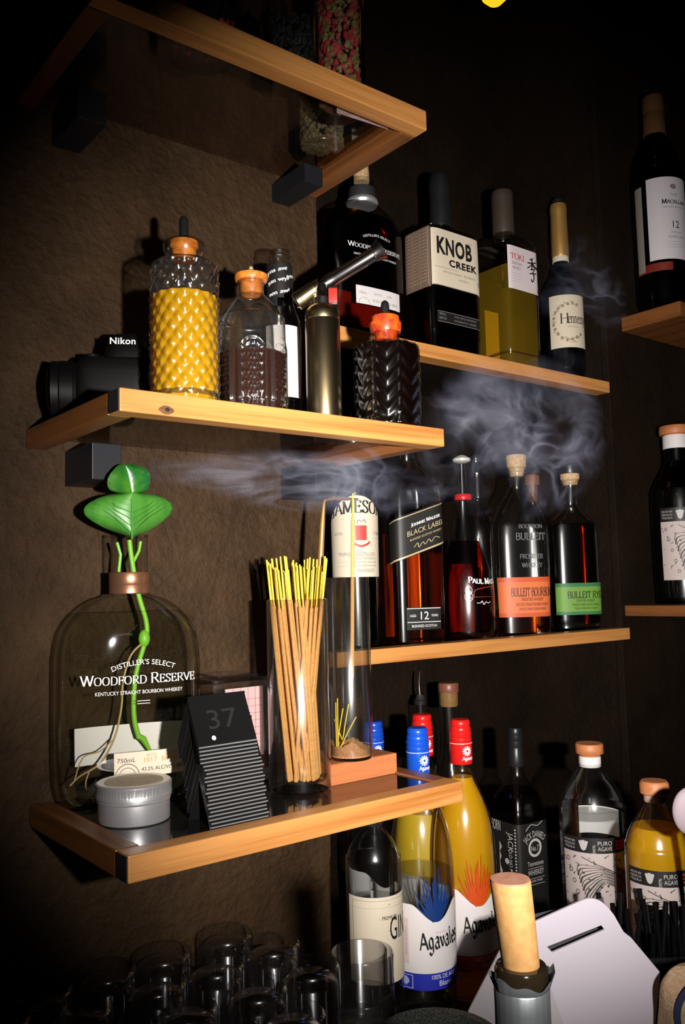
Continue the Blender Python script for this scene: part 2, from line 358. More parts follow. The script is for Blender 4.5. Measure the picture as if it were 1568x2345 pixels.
G = {
'A': (.86, "l.05,0 .42,1;l.42,1 .8,0;l.2,.34 .66,.34;s.05,0;s.8,0"),
'B': (.8, "l.15,0 .15,1;c.15,1 .5,1 .62,.87 .6,.68 .45,.54 .15,.53;c.15,.53 .5,.53 .7,.42 .7,.15 .5,0 .15,0"),
'C': (.85, "c.75,.78 .6,.97 .35,1 .12,.78 .08,.5 .12,.22 .35,0 .6,.03 .76,.22;l.76,.72 .76,1"),
'D': (.88, "l.15,0 .15,1;c.05,1 .45,1 .72,.82 .78,.5 .72,.18 .45,0 .05,0"),
'E': (.74, "l.15,0 .15,1;l.05,1 .62,1;l.15,.53 .5,.53;l.05,0 .65,0;l.62,.8 .62,1;l.65,0 .65,.22;l.5,.42 .5,.64"),
'F': (.7, "l.15,0 .15,1;l.05,1 .62,1;l.15,.53 .5,.53;l.62,.8 .62,1;s.15,0;l.5,.42 .5,.64"),
'H': (.92, "l.15,0 .15,1;l.76,0 .76,1;l.15,.52 .76,.52;s.15,0;s.15,1;s.76,0;s.76,1"),
'I': (.36, "l.17,0 .17,1;s.17,0;s.17,1"),
'J': (.5, "c.3,1 .3,.6 .3,.12 .2,-.1 .02,-.08;s.3,1"),
'K': (.88, "l.15,0 .15,1;l.15,.42 .65,1;l.32,.62 .76,0;s.15,0;s.15,1;s.67,1;s.78,0"),
'L': (.7, "l.15,0 .15,1;l.05,0 .62,0;l.62,0 .62,.24;s.15,1"),
'M': (1.05, "l.12,0 .16,1;l.16,1 .52,.06;l.52,.06 .88,1;l.88,1 .92,0;s.12,0;s.92,0;s.12,1;s.9,1"),
'N': (.95, "l.15,0 .15,1;l.15,1 .78,0;l.78,0 .78,1;s.15,0;s.78,1;s.1,1"),
'O': (.92, "c.44,1 .18,.9 .07,.5 .18,.1 .44,0 .7,.1 .81,.5 .7,.9 .44,1"),
'P': (.72, "l.15,0 .15,1;c.05,1 .5,1 .66,.85 .62,.6 .45,.47 .15,.47;s.15,0"),
'R': (.84, "l.15,0 .15,1;c.05,1 .5,1 .66,.85 .62,.62 .45,.5 .15,.5;l.4,.5 .76,0;s.15,0;s.78,0"),
'S': (.66, "c.55,.8 .42,1 .2,.98 .1,.78 .22,.58 .45,.42 .56,.22 .42,.02 .2,0 .08,.2;l.56,.75 .56,1;l.07,0 .07,.25"),
'T': (.82, "l.4,0 .4,1;l.05,1 .75,1;l.05,.78 .05,1;l.75,.78 .75,1;s.4,0"),
'U': (.92, "c.15,1 .15,.3 .28,.04 .48,0 .7,.1 .76,.35 .76,1;s.15,1;s.76,1"),
'V': (.84, "l.05,1 .42,0;l.42,0 .78,1;s.05,1;s.78,1"),
'W': (1.24, "l.05,1 .35,0;l.35,0 .62,1;l.62,1 .9,0;l.9,0 1.17,1;s.05,1;s1.17,1;s.6,1"),
'Y': (.8, "l.05,1 .4,.5;l.75,1 .4,.5;l.4,.5 .4,0;s.05,1;s.75,1;s.4,0"),
"'": (.2, "l.1,.75 .1,1"), ' ': (.4, ""), '.': (.2, "l.08,0 .08,.1"),
'a': (.56, "c.1,.52 .25,.66 .4,.6 .43,.4 .43,.08 .54,.02;c.43,.38 .2,.34 .08,.18 .15,.02 .3,0 .43,.14"),
'e': (.56, "l.1,.36 .5,.36;c.5,.36 .45,.6 .3,.66 .12,.5 .1,.3 .2,.03 .35,0 .52,.12"),
'g': (.58, "c.43,.55 .28,.66 .12,.55 .08,.3 .2,.05 .43,.15;c.43,.64 .43,.1 .4,-.2 .2,-.34 .05,-.2"),
'l': (.3, "l.14,.02 .14,1.05;l.14,.02 .27,.06;s.1,1.04"), 'v': (.55, "l.08,.64 .28,.02;c.28,.02 .45,.25 .45,.5 .36,.64;s.06,.64"),
'n': (.64, "l.14,0 .14,.64;c.14,.5 .3,.66 .44,.62 .5,.45 .5,0;s.14,0;s.5,0;s.09,.64"),
's': (.46, "c.38,.52 .28,.66 .14,.62 .1,.46 .24,.35 .38,.2 .3,.02 .15,0 .06,.12"),
'y': (.6, "l.05,.64 .3,.02;l.55,.64 .25,-.12;c.25,-.12 .15,-.3 .02,-.28;s.06,.64;s.55,.64"),
'@': (1.05, "c.25,.95 .1,.8 .18,.62 .34,.7;c.34,.98 .3,.4 .12,.05 -.12,-.02;c.34,.98 .5,1.1 .62,.9;l.62,.95 .66,.08;l.66,.08 .82,.0;l.15,.42 .62,.46;c-.15,-.05 0,.06 .2,-.04 .3,-.1"),
}
def strokes(pts, T1, t1, nib, vs, fs):
    n = len(pts)
    for i in range(n):
        a = Vector(pts[max(i-1, 0)]); b = Vector(pts[min(i+1, n-1)]); d = (b-a)
        if d.length < 1e-9: d = Vector((1, 0))
        d.normalize(); nr = Vector((-d.y, d.x)); hw = .5*(t1+(T1-t1)*abs(nr.x*cos(nib)+nr.y*sin(nib)))
        p = Vector(pts[i]); vs += [tuple(p+nr*hw), tuple(p-nr*hw)]
        if i: k = len(vs); fs.append((k-4, k-3, k-1, k-2))
def S(s, x, y, h, wd=None, al='C', rot=0, arc=0, T1=.17, t1=.055, nib=0, serif=.26, small=1.0, sp=.02):   # seriffed pen lettering
    vs = []; fs = []; cx = 0
    for q, ch in enumerate(s):
        k = 1.0
        if small < 1 and q and s[q-1] != ' ': k = small
        wg, spec = G.get(ch, G[' '])
        v2 = []
        for st in filter(None, spec.split(';')):
            P = [tuple(float(u) for u in p.split(',')) for p in st[1:].split()]
            if st[0] == 's': strokes([(P[0][0]-serif/2, P[0][1]), (P[0][0]+serif/2, P[0][1])], t1, t1, nib, v2, fs2 := [])
            elif st[0] == 'c': strokes(smooth_pts(P, 4), T1, t1, nib, v2, fs2 := [])
            else: strokes(P, T1, t1, nib, v2, fs2 := [])
            o = len(vs)-0
            fs += [tuple(i+o for i in f) for f in fs2]
            vs += [(cx+a*k, b*k) for a, b in v2]; v2 = []
        cx += wg*k+sp
    return _fit(vs, h, wd, al, rot, x, y, arc), fs
def R(x0, x1, y0, y1):                # bar / rectangle print
    n = max(1, int(abs(x1-x0)/.003)); vs = []; fs = []
    for i in range(n+1): x = x0+(x1-x0)*i/n; vs += [(x, y0), (x, y1)]
    for i in range(n): fs.append((2*i, 2*i+2, 2*i+3, 2*i+1))
    return vs, fs
def RING(x, y, r, t, sy=1, n=28, a0=0, a1=2*pi):
    vs = []; fs = []
    for i in range(n+1):
        q = a0+(a1-a0)*i/n; vs += [(x+cos(q)*r, y+sin(q)*r*sy), (x+cos(q)*(r-t), y+sin(q)*(r-t)*sy)]
        if i: k = len(vs); fs.append((k-4, k-3, k-1, k-2))
    return vs, fs
def DISC(x, y, r, sy=1, n=20): return [(x+cos(2*pi*i/n)*r, y+sin(2*pi*i/n)*r*sy) for i in range(n)], [tuple(range(n))]
def PL(pts, T1, t1=None, nib=0, sm=4):       # brush line
    vs = []; fs = []; strokes(smooth_pts(pts, sm) if sm else pts, T1, t1 if t1 is not None else T1, nib, vs, fs); return vs, fs
def POLY(pts): return list(pts), [tuple(range(len(pts)))]

class Surf:
    """outside of a lofted bottle; s = distance round the wall from the front (local -y), z up"""
    def __init__(s, prof, zref):
        s.prof = prof; z, a, b, n = s.at(zref); K = 1440; s.t = []; s.c = [0]; last = None
        for i in range(K+1):
            t = -pi/2+2*pi*i/K; p = s.se(t, a, b, n)
            if last is not None: s.c.append(s.c[-1]+(p-last).length)
            s.t.append(t); last = p
        s.L = s.c[-1]
    @staticmethod
    def se(t, a, b, n):
        c, q = cos(t), sin(t); r = (abs(c/a)**n+abs(q/b)**n)**(-1/n)
        return Vector((r*c, r*q))
    def at(s, z):
        P = s.prof
        for i in range(len(P)-1):
            z0, z1 = P[i][0], P[i+1][0]
            if min(z0, z1) <= z <= max(z0, z1) and z0 != z1:
                f = (z-z0)/(z1-z0); return tuple(u+(v-u)*f for u, v in zip(P[i], P[i+1]))
        return P[0] if z < P[0][0] else P[-1]
    def __call__(s, u, z, off=.0004):
        u %= s.L; lo, hi = 0, len(s.c)-1
        while hi-lo > 1:
            m = (lo+hi)//2
            if s.c[m] <= u: lo = m
            else: hi = m
        f = (u-s.c[lo])/max(1e-12, s.c[hi]-s.c[lo]); t = s.t[lo]+(s.t[hi]-s.t[lo])*f
        _, a, b, n = s.at(z); p = s.se(t, a, b, n); q = s.se(t+.02, a, b, n)-s.se(t-.02, a, b, n)
        nr = Vector((q.y, -q.x)); nr = nr.normalized() if nr.length > 0 else p.normalized()
        return (p.x+nr.x*off, p.y+nr.y*off, z)
def flatmap(o, ux, uz, off=.0004):
    o, ux, uz = Vector(o), Vector(ux).normalized(), Vector(uz).normalized(); n = ux.cross(uz)
    return lambda u, z, off=off: tuple(o+ux*u+uz*z+n*off)
def printed(name, surf, items, material, parent, off=.0004):
    m = M()
    for vs, fs in items: m.add([surf(u, z, off) for u, z in vs], fs)
    return flat(name, m, material, parent)
def patch(surf, s0, s1, z0, z1, off=.0002, top=None, bot=None, ns=24, nz=6, th=.00025):
    """thin paper wrapped on the wall; top/bot(s) may shape its edges"""
    m = M(); vs = []
    for o in (off, off-th):
        for j in range(nz+1):
            for i in range(ns+1):
                u = s0+(s1-s0)*i/ns; a = bot(u) if bot else z0; b = top(u) if top else z1
                vs.append(surf(u, a+(b-a)*j/nz, o))
    W = ns+1; O = W*(nz+1); fs = []
    for j in range(nz):
        for i in range(ns):
            q = (j*W+i, j*W+i+1, (j+1)*W+i+1, (j+1)*W+i); fs.append(q); fs.append(tuple(O+k for k in reversed(q)))
    ring = [i for i in range(W)]+[j*W+ns for j in range(1, nz+1)]+[nz*W+i for i in range(ns-1, -1, -1)]+[j*W for j in range(nz-1, 0, -1)]
    for a, b in zip(ring, ring[1:]+ring[:1]): fs.append((a, b, b+O, a+O))
    return m.add(vs, fs)
def inset(prof, d, zmax, zmin=None):
    z0 = prof[0][0]+(.003 if zmin is None else zmin); out = []
    P = [p for p in prof if z0 < p[0] < zmax]
    sf = Surf.__new__(Surf); sf.prof = prof
    for z in [z0]+[p[0] for p in P]+[zmax]:
        _, a, b, n = sf.at(z) if z > prof[0][0] else prof[0]
        out.append((z, max(a-d, 1e-4), max(b-d, 1e-4), n))
    return out
class Bottle:
    """glass body on a shelf at picture column px / depth plane y; rows = (py, half width px[, half depth px, squareness])"""
    def __init__(s, name, label, px, y, zs, rows, glass, rot=None, group=None, k=4, seg=56, fn=None, liquid=None, fill=None, cat='bottle', pym=None, abs_rows=None):
        pym = pym or (rows[0][0]+rows[-1][0])/2
        p = aty(px, pym, y); s.p = Vector((p.x, p.y, zs)); s.k = dep(s.p)/F*1.0
        d = dep(s.p)
        s.zp = lambda py: aty(784+(px-784), py, y).z-zs
        face = atan2(p.y, p.x)-pi/2          # faces the camera
        s.rot = face if rot is None else rot
        s.root = thing(name, label, cat, s.p, s.rot, group)
        pr = []
        for i, r in enumerate(rows):
            a = r[1]*s.k; b = (r[2] if len(r) > 2 else r[1])*s.k; n = r[3] if len(r) > 3 else 2
            pr.append((s.zp(r[0]), a, b, n))
        s.prof = pr = [(max(z, 0), a, b, n) for z, a, b, n in pr]
        if s.prof[0][0] > .0005: pr.insert(0, (0, pr[0][1], pr[0][2], pr[0][3]))
        else: pr[0] = (0,)+pr[0][1:]
        b0 = pr[0]; rd = min(b0[1], b0[2])*.12; pr[1:] = [q for q in pr[1:] if q[0] > rd+.0015]; s.prof = pr
        pr[0] = (0, b0[1]-rd, b0[2]-rd, b0[3]); pr.insert(1, (rd*.8, b0[1], b0[2], b0[3])); pr.insert(2, pr[1])
        s.prof = smp(pr, k)
        s.body = obj('glass_body', M().loft(s.prof, seg, cap1=False, fn=fn), glass, s.root, ang=50)
        if liquid:
            s.liq = obj('liquid', M().loft(inset(s.prof, .0022, s.zp(fill)), seg), liquid, s.root, ang=50)
    def surf(s, pyref): return Surf(s.prof, s.zp(pyref))
    def ring(s, name, rows, material, label=None, seg=40, fn=None):      # lathe part given in picture rows (py, half px)
        return obj(name, M().lathe([(r*s.k, s.zp(py)) for py, r in rows], seg, fn=fn), material, s.root, label=label)
# ------------------------------------------------------------------ the room
WY, NX0, NX1, NY = .92, .695, 1.352, 1.13         # wall plane, niche sides and back
ZL, ZM, ZT = 1.2844, 1.672, 2.052                 # lip tops of the wall trays
ZU, ZR, ZC = 1.8515, 1.4135, .99                  # niche shelves, counter
struct('wall_left', M().box(-1.6, NX0, WY, WY+.5, 0, 3), M_WALL)
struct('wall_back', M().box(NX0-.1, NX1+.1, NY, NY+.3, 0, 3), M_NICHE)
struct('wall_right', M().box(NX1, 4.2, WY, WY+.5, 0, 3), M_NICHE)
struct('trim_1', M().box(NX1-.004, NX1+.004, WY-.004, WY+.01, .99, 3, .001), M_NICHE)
struct('floor', M().box(-1.6, 4.2, -3, WY+.5, -.05, 0), M_COUNT)
struct('ceiling', M().box(-1.6, 4.2, -3, WY+.5, 3, 3.05), M_NICHE)
tag(obj('bar_counter', M().box(-1.2, 3.2, .12, WY-.001, ZC-.04, ZC, .003).box(NX0+.001, NX1-.001, WY-.001, NY-.001, ZC-.04, ZC).box(-1.2, 3.2, .2, WY-.001, 0, ZC-.04), M_COUNT, smooth=False),
    'dark bar counter running under the tray shelves and into the niche', 'counter')

def tray(x0, x1, y0, y1, zt, label, th=.0224, brackets=(), over=.0, panel=M_PANEL, name='tray_shelf', pz=.004, bd=.022):
    t = thing(name, label, 'shelf', ((x0+x1)/2, y1, zt-th)); ox, oy, oz = (x0+x1)/2, y1, zt-th
    def B(a, b, c, d, e, f, bv=.0015): return M().box(a-ox, b-ox, c-oy, d-oy, e-oz, f-oz, bv)
    obj('front_board', B(x0+.0008, x1, y0, y0+bd, zt-th, zt), M_WOOD, t, smooth=False)
    obj('end_cap', B(x0-.0004, x0+.0007, y0+.0008, y0+bd-.0008, zt-th+.0008, zt-.0008, 0), M_CHAR, t, smooth=False, label='blackened end grain')
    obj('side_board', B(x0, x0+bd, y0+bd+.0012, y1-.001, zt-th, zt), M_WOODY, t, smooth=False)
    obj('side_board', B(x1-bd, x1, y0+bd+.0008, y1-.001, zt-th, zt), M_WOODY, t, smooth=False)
    obj('glass_panel', B(x0+bd, x1-bd, y0+bd, y1-.001, zt-pz-.005, zt-pz, 0), panel, t, smooth=False, label='smoked glass panel')
    for bx, bw, bl, bh in brackets:
        obj('bracket', B(bx, bx+bw, y1-bl, y1-.001, zt-th-bh, zt-th, .001), M_BRKT, t, smooth=False, label='square black support block')
    return t
tray(.31, .700, .685, WY, ZL, 'lower tray shelf with oak lip, holding the plant bottle and incense glasses', panel=M_PANELB, pz=.002, brackets=((.40, .03, .06, .02), (.60, .03, .06, .02)))
tray(.304, .690, .685, WY, ZM, 'middle tray shelf with oak lip, holding the camera and the bitters bottles', brackets=((.346, .032, .075, .038), (.628, .032, .075, .040)), th=.0205)
tray(.29, .694, .700, WY, ZT, 'topmost tray shelf with oak lip and smoked glass bottom, holding jars', brackets=((.33, .032, .075, .036), (.622, .028, .075, .024)), th=.024)
_k = [c for o in COL.objects if o.get('label', '').startswith('middle tray') for c in o.children if c.name.startswith('front_board')][0]
_p = aty(381, 939, .685)-_k.parent.location
m = M().lathe([(.0001, .0004), (.0036, .0003), (.0040, -.0002)], 24, cap0=False, cap1=False)
m.v = [(_p.x+x*1.9+.0008*sin(7*x/.004), _p.y-z, _p.z+y) for x, y, z in m.v]
kn = obj('wood_knot', m, pbr('knot_brown', (.16, .06, .02), .7), _k)
m = M().lathe([(.0001, .0006), (.0017, .0005), (.0019, .0002)], 20, cap0=False, cap1=False)
m.v = [(_p.x+.0008+x*1.3, _p.y-z, _p.z+y+.0004) for x, y, z in m.v]
obj('knot_hole', m, M_CHAR, kn) if False else obj('knot_hole', m, M_CHAR, _k)
def plank(x0, x1, y0, y1, zt, label, th=.02, panel=True):
    t = thing('niche_shelf', label, 'shelf', ((x0+x1)/2, y1, zt-th)); ox, oy, oz = (x0+x1)/2, y1, zt-th
    def B(a, b, c, d, e, f, bv=.0015): return M().box(a-ox, b-ox, c-oy, d-oy, e-oz, f-oz, bv)
    obj('front_board', B(x0, x1, y0, y0+.03, zt-th, zt), M_WOOD, t, smooth=False)
    obj('glass_panel', B(x0, x1, y0+.03, y1, zt-.012, zt-.001, 0), M_PANELB, t, smooth=False, label='dark glass panel')
    return t
plank(NX0+.002, 1.333, .905, NY-.002, ZU, 'upper shelf in the niche with oak front, under the four whisky bottles')
plank(NX0+.002, 1.349, .90, NY-.002, ZR, 'lower shelf in the niche with oak front, under the row of whiskeys')
# right-hand wall shelves: left ends run towards the viewer
_a = aty(1556, 688, .80); _b = aty(1421, 1388, .90)
def far_shelf(x0, y0, zt, label, th):
    t = thing('wall_shelf', label, 'shelf', (x0+.4, WY, zt-th))
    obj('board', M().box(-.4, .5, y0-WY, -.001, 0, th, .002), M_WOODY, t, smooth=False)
    return t
far_shelf(_a.x, .80, _a.z, 'oak wall shelf at the upper right carrying the tall white-labelled whisky', .027)
far_shelf(NX1+.012, .74, _b.z, 'oak wall shelf at the right carrying the illustrated-label bottle', .019)
ZF1, ZF2 = _a.z, _b.z

# ------------------------------------------------------------------ middle tray: bitters bottles, torch, camera
def dasher(b, py0, py1, half, px_off=0):
    return b.ring('dasher_tip', [(py1, half), (py1, half), (py0+12, half), (py0+4, half*.8), (py0, half*.35), (py0, .01)], M_BLACK, 'black dasher tip')
def diamond(amp, nu, nz, z0, z1):
    def f(t, z):
        if z < z0 or z > z1: return 0
        e = min(1, (z-z0)/.004, (z1-z)/.004); a = nu*t/2; c = nz*z
        return amp*e*(abs(sin(a+c))*abs(sin(a-c))*2-1)
    return f
def dense(prof, step=.0016):
    out = []
    for p, q in zip(prof, prof[1:]):
        n = max(1, int(abs(q[0]-p[0])/step))
        out += [tuple(u+(v-u)*i/n for u, v in zip(p, q)) for i in range(n)]
    return out+[prof[-1]]
class Cut(Bottle):
    def recut(s, fn, material, seg=144, liquid=None, fill=None, rin=.0018):
        bpy.data.objects.remove(s.body)
        s.body = obj('glass_body', M().loft(dense(s.prof), seg, cap1=False, fn=fn), material, s.root, ang=70)
        if liquid: s.liq = obj('liquid', M().loft(dense(inset(s.prof, rin, s.zp(fill)), .002), seg, fn=lambda t, z: .8*fn(t, z)), liquid, s.root, ang=60)

b = Cut('bitters_bottle', 'tall diamond-cut glass bottle of yellow bitters with an amber cork', 423, .74, ZM,
        [(905, 75), (905, 77), (895, 78), (640, 78), (622, 76), (606, 66), (600, 50), (597, 36), (592, 30), (592, 30)], M_GLASS, group=None, cat='bottle', pym=750)
z1 = b.zp(604)
b.recut(diamond(.0014, 16, 190, .006, z1), M_CUT, liquid=M_YELL, fill=684)
b.ring('lip_flange', [(600, 30), (598, 34), (588, 42), (576, 48), (566, 49), (558, 46), (553, 38), (553, 34)], M_GLASS)
b.ring('cork', [(600, 24), (596, 27), (596, 27), (572, 28), (566, 33), (556, 33), (553, 28), (553, .01)], M_AMBC, 'amber cork stopper')
dasher(b, 496, 553, 11)

def arches(t, z):
    q = ((t/(2*pi)*6) % 1)-.5                       # six arched panels
    zt = .062; w = abs(q)
    top = zt+.0185*sqrt(max(0, 1-(w/.44)**2)) if w < .44 else 0
    d = 0
    if w < .44 and z < top:
        e = min(.44-w, (top-z)*14)
        if e < .05: d = .0014
        elif e < .09: d = -.0004
        elif e < .13: d = .0011
        elif w < .26: d = .0011*(abs(sin(t*26+z*330))*abs(sin(t*26-z*330))*2-1)
    return d
b = Cut('bitters_bottle', 'clear bottle with arched cut panels, half full of dark brown bitters', 577, .750, ZM,
        [(925, 76), (925, 77), (900, 78), (750, 77), (728, 71), (708, 58), (692, 44), (680, 33), (676, 29), (652, 29), (648, 33), (645, 33)], M_GLASS, pym=770)
b.recut(arches, M_CUT, liquid=M_BROWN, fill=815)
b.ring('cork', [(676, 24), (672, 27), (672, 27), (648, 28), (646, 36), (640, 39), (632, 38), (628, 30), (628, .01)], M_AMBC, 'amber cork with a wide flat top')
b.ring('dasher_tip', [(630, 10), (626, 8), (620, 7), (612, 4), (610, .01)], M_GOLDI)

b = Bottle('spirit_bottle', 'slim clear bottle with black script-wrapped neck and plain white label behind the arched bottle', 642, .815, ZM,
        [(925, 46), (925, 47), (900, 48), (760, 47), (735, 44), (712, 36), (695, 32), (690, 31), (690, 31), (618, 30), (612, 28), (612, 28)], M_GLASS2, pym=750)
b.ring('bottle_lip', [(614, 28), (610, 29), (600, 27), (594, 29), (588, 25), (580, 27), (578, 24), (577, 22)], M_PLAST)
sf = b.surf(650)
obj('neck_label', patch(sf, -.045, .045, b.zp(691), b.zp(613)), M_INKK, b.root, label='black neck wrap')
printed('lettering', sf, [S(t, u, b.zp(y), .0042, .026, rot=.22, T1=.2, t1=.06, nib=.5) for t, u, y in (('yns ave', -.003, 632), ('gan veyl', -.002, 655), ('sen avel', 0, 682), ('yns ave', .022, 640), ('gan veyl', -.026, 648))], M_WINK, b.root, .0006)
sf = b.surf(800)
obj('label', patch(sf, -.018, .026, b.zp(918), b.zp(757)), M_PAPER, b.root)

# butane torch: cylinder upright, swivelled head
p = aty(740, 820, .735); k = dep(p)/F
t = thing('smoking_torch', 'antique brass torch with a slanted steel nozzle, between the bitters bottles', 'torch', (p.x, p.y, ZM), atan2(p.y, p.x)-pi/2)
Z = lambda py: aty(740, py, .735).z-ZM
obj('fuel_tank', M().lathe([(37*k, 0), (39*k, .001), (39*k, .001), (40*k, .0025), (40*k, Z(738)), (40*k, Z(738)), (39*k, Z(736)), (39*k, Z(736)), (40*k, Z(734)), (40*k, Z(722)), (38*k, Z(712)), (30*k, Z(704)), (24*k, Z(700)), (24*k, Z(700))]), M_BRASS, t)
obj('collar', M().lathe([(23*k, Z(703)), (23*k, Z(686)), (23*k, Z(686)), (20*k, Z(682)), (18*k, Z(668)), (16*k, Z(655)), (10*k, Z(650)), (.001*k, Z(649))]), M_STEEL, t)
def tl(px, py, dy=0): return Vector(((px-740)*k, dy, Z(py)))
nz = tl(742, 655); ne = tl(880, 578, -.004); dv = (ne-nz)
obj('nozzle', M().tube([nz, nz+dv*.08, nz+dv*.08, nz+dv*.2, nz+dv*.22, nz+dv*.85, nz+dv*.86, nz+dv*.93, ne], [13*k, 14*k, 17*k, 17*k, 16*k, 16*k, 18*k, 21*k, 27*k], 32, cap=False)
    .tube([ne, ne-dv*.015, ne-dv*.1], [27*k, 24*k, 13*k], 32, cap=False), M_STEEL, t)
q = [nz, nz+dv*.15+Vector((0, 0, -.006)), nz+dv*.75+Vector((0, 0, -.0075)), nz+dv*.9+Vector((0, 0, -.003))]
obj('fuel_tube', M().tube([tuple(v) for v in q], 3*k, 8), M_HOOK, t)
k0, k1 = tl(736, 655), tl(682, 690, .002)
obj('control_knob', M().tube([k0, k0+(k1-k0)*.2, k0+(k1-k0)*.22, k1, k1+(k1-k0)*.03], [14*k, 15*k, 20*k, 21*k, 19*k], 28), M_BRASS, t)
obj('trigger', M().box(14*k, 36*k, -.012, .006, Z(706), Z(664), .0015), M_BLACK, t)
obj('trigger_button', M().box(15*k, 35*k, -.0135, -.011, Z(703), Z(670), .0008), pbr('red_button', (.5, .03, .02), .4), t, label='red button')
obj('drip_mark', M().ball(tuple(tl(690, 702)), 5*k, 1.6, 1, .6), M_STEEL, t)

def chev(t, z):
    q = ((t/(2*pi)*8) % 1)-.5; s = (z*62+abs(q)*1.9) % 1
    return .0016*(abs(s-.5)*2)-.0008+(.0012 if abs(q) < .03 else 0)
b = Cut('bitters_bottle', 'squat chevron-cut bottle full of black bitters with a red-orange stopper', 886, .727, ZM,
        [(963, 73), (963, 75), (950, 76), (815, 76), (800, 72), (792, 60), (788, 40), (784, 31), (764, 31), (760, 33)], M_GLASS2, pym=870)
b.recut(chev, M_CUTD, liquid=M_INK, fill=793)
b.ring('stopper', [(788, 24), (764, 27), (764, 34), (758, 36), (742, 37), (742, 34), (736, 33), (728, 32), (724, 26), (724, .01)], M_REDCK, 'red-orange stopper')
dasher(b, 690, 724, 10)

# camera at the left end of the middle tray, lens pointing left
p = aty(238, 850, .852); k = dep(p)/F
t = thing('film_camera', 'black single-lens camera lying at the left end of the middle tray', 'camera', (p.x, p.y, ZM), radians(-30))
M_CAM = pbr('camera_black', (.0032, .003, .003), .5, spec=.18)
obj('camera_body', M().loft([(.001, .038, .022, 6), (.004, .039, .024, 6), (.052, .039, .024, 6), (.062, .038, .023, 5), (.067, .035, .02, 4)], 64).xf(Matrix.Translation((.012, 0, 0))), M_CAM, t)
obj('prism_housing', M().loft([(.065, .024, .024, 4), (.072, .022, .024, 3.5), (.086, .019, .02, 3), (.092, .014, .014, 3)], 40).xf(Matrix.Translation((.024, -.002, 0))), M_CAM, t)
ln = obj('lens', M().tube([(-.024, 0, .034), (-.030, 0, .034), (-.032, -.001, .034), (-.042, -.002, .034), (-.044, -.002, .034), (-.052, -.003, .034)], [.029, .029, .0315, .0315, .030, .031], 48), M_CAM, t)
obj('front_element', M().tube([(-.0522, -.003, .034), (-.0528, -.003, .034)], [.025, .024], 40), M_DARKG, ln)
obj('dial', M().tube([(-.012, 0, .066), (-.012, 0, .073)], .008, 28), M_CAM, t)
obj('shoulder_strap', M().tube([(.044, -.02, .076), (.05, -.028, .062), (.046, -.030, .045), (.05, -.032, .025), (.046, -.034, .004)], .0026, 10), M_BLACK, t)
obj('strap_lug', M().tube([(.036, -.0255, .074), (.048, -.0285, .062)], .0007, 8), M_STEEL, t)
mp = flatmap((.022, -.0262, .0775), (1, 0, 0), (0, .12, 1))
printed('lettering', mp, [T('Nikon', 0, 0, .0068, .0255, bold=.02)], M_WINK, t, .0022)

# ------------------------------------------------------------------ niche, upper shelf
YB = .985
b = Bottle('whiskey_bottle', 'broad full bourbon bottle with a small white strip label, left on the upper niche shelf', 832, .99, ZU,
        [(760, 104, 40, 2.6), (735, 106, 42, 2.6), (560, 106, 42, 2.6), (520, 100, 40, 2.5), (494, 82, 36, 2.3), (478, 56, 30, 2.1), (468, 36, 26, 2), (460, 27, 26, 2), (448, 26, 26, 2), (430, 26, 26, 2), (420, 27, 27, 2), (415, 25, 25, 2)], M_GLASS2, rot=-.04, liquid=M_WHISD, fill=500)
b.ring('neck_band', [(462, 30), (458, 31), (444, 31), (436, 30)], M_BLACKM)
b.ring('pour_ring', [(474, 35), (468, 38), (462, 36), (458, 30)], M_ALU, 'bright metal ring at the neck')
b.ring('cork', [(420, 18), (412, 19), (382, 17), (378, 12), (377, .01)], M_CORK)
sf = b.surf(620); kk = b.k
printed('lettering', sf, [T("DISTILLER'S SELECT", .005, b.zp(556), .0036, .052, arc=.07, rot=.03), S("WOODFORD RESERVE", .003, b.zp(588), .0075, .102, small=.8, T1=.15, t1=.05, serif=.2), T('KENTUCKY STRAIGHT BOURBON WHISKEY', .003, b.zp(605), .003, .082)], M_WINK, b.root, .0005)
lb = obj('label', patch(sf, -.036, .05, b.zp(712), b.zp(672)), M_PAPER, b.root)
printed('lettering', sf, [T('750mL', -.024, b.zp(690), .004, .014), RING(-.022, b.zp(712), .010, .0006, 1, 20, 0, pi), T('BATCH', .004, b.zp(688), .003), T('LITRE', .026, b.zp(688), .003), T('43.2% ALC/VOL (86.4)', .018, b.zp(704), .004, .05)], M_GREY, lb, .0006)
obj('back_label', patch(b.surf(700), b.surf(620).L/2-.05, b.surf(620).L/2+.05, b.zp(735), b.zp(660), off=-.0035), M_PAPER, b.root)

def square_bottle(*a, **k): return Bottle(*a, **k)
# squared bourbon with torn paper label
b = Bottle('whiskey_bottle', 'squared dark bourbon bottle with large cream label in bold capitals', 1012, .975, ZU,
        [(775, 79, 48, 7), (765, 80, 49, 7), (562, 80, 49, 7), (548, 76, 46, 6), (538, 62, 38, 4), (532, 36, 26, 2.5), (527, 25, 22, 2), (524, 22, 22, 2), (450, 20, 20, 2), (446, 20, 20, 2)], M_GLASS2, rot=0, liquid=M_WHISD, fill=556)
b.ring('cap', [(524, 24), (518, 25), (470, 24), (450, 24), (440, 25), (412, 24), (405, 19), (405, .01)], M_BLACK, 'black waxed cap')
sf = b.surf(650); P = b.prof; hw = 80*b.k; hd = 49*b.k
ft = lambda u: b.zp(552)
bt = lambda u, b=b: b.zp(676)+.0011*sin(u*1800)
obj('label', patch(sf, -hw*.97, hw*.985, 0, 0, top=ft, bot=bt, ns=120, off=.0003), M_CREAM, b.root)
printed('lettering', sf, [T('KNOB', -.006, b.zp(606), .0255, .078, bold=.035), T('CREEK', .012, b.zp(630), .0105, .064, bold=.04)], M_INKK, b.root, .0009)
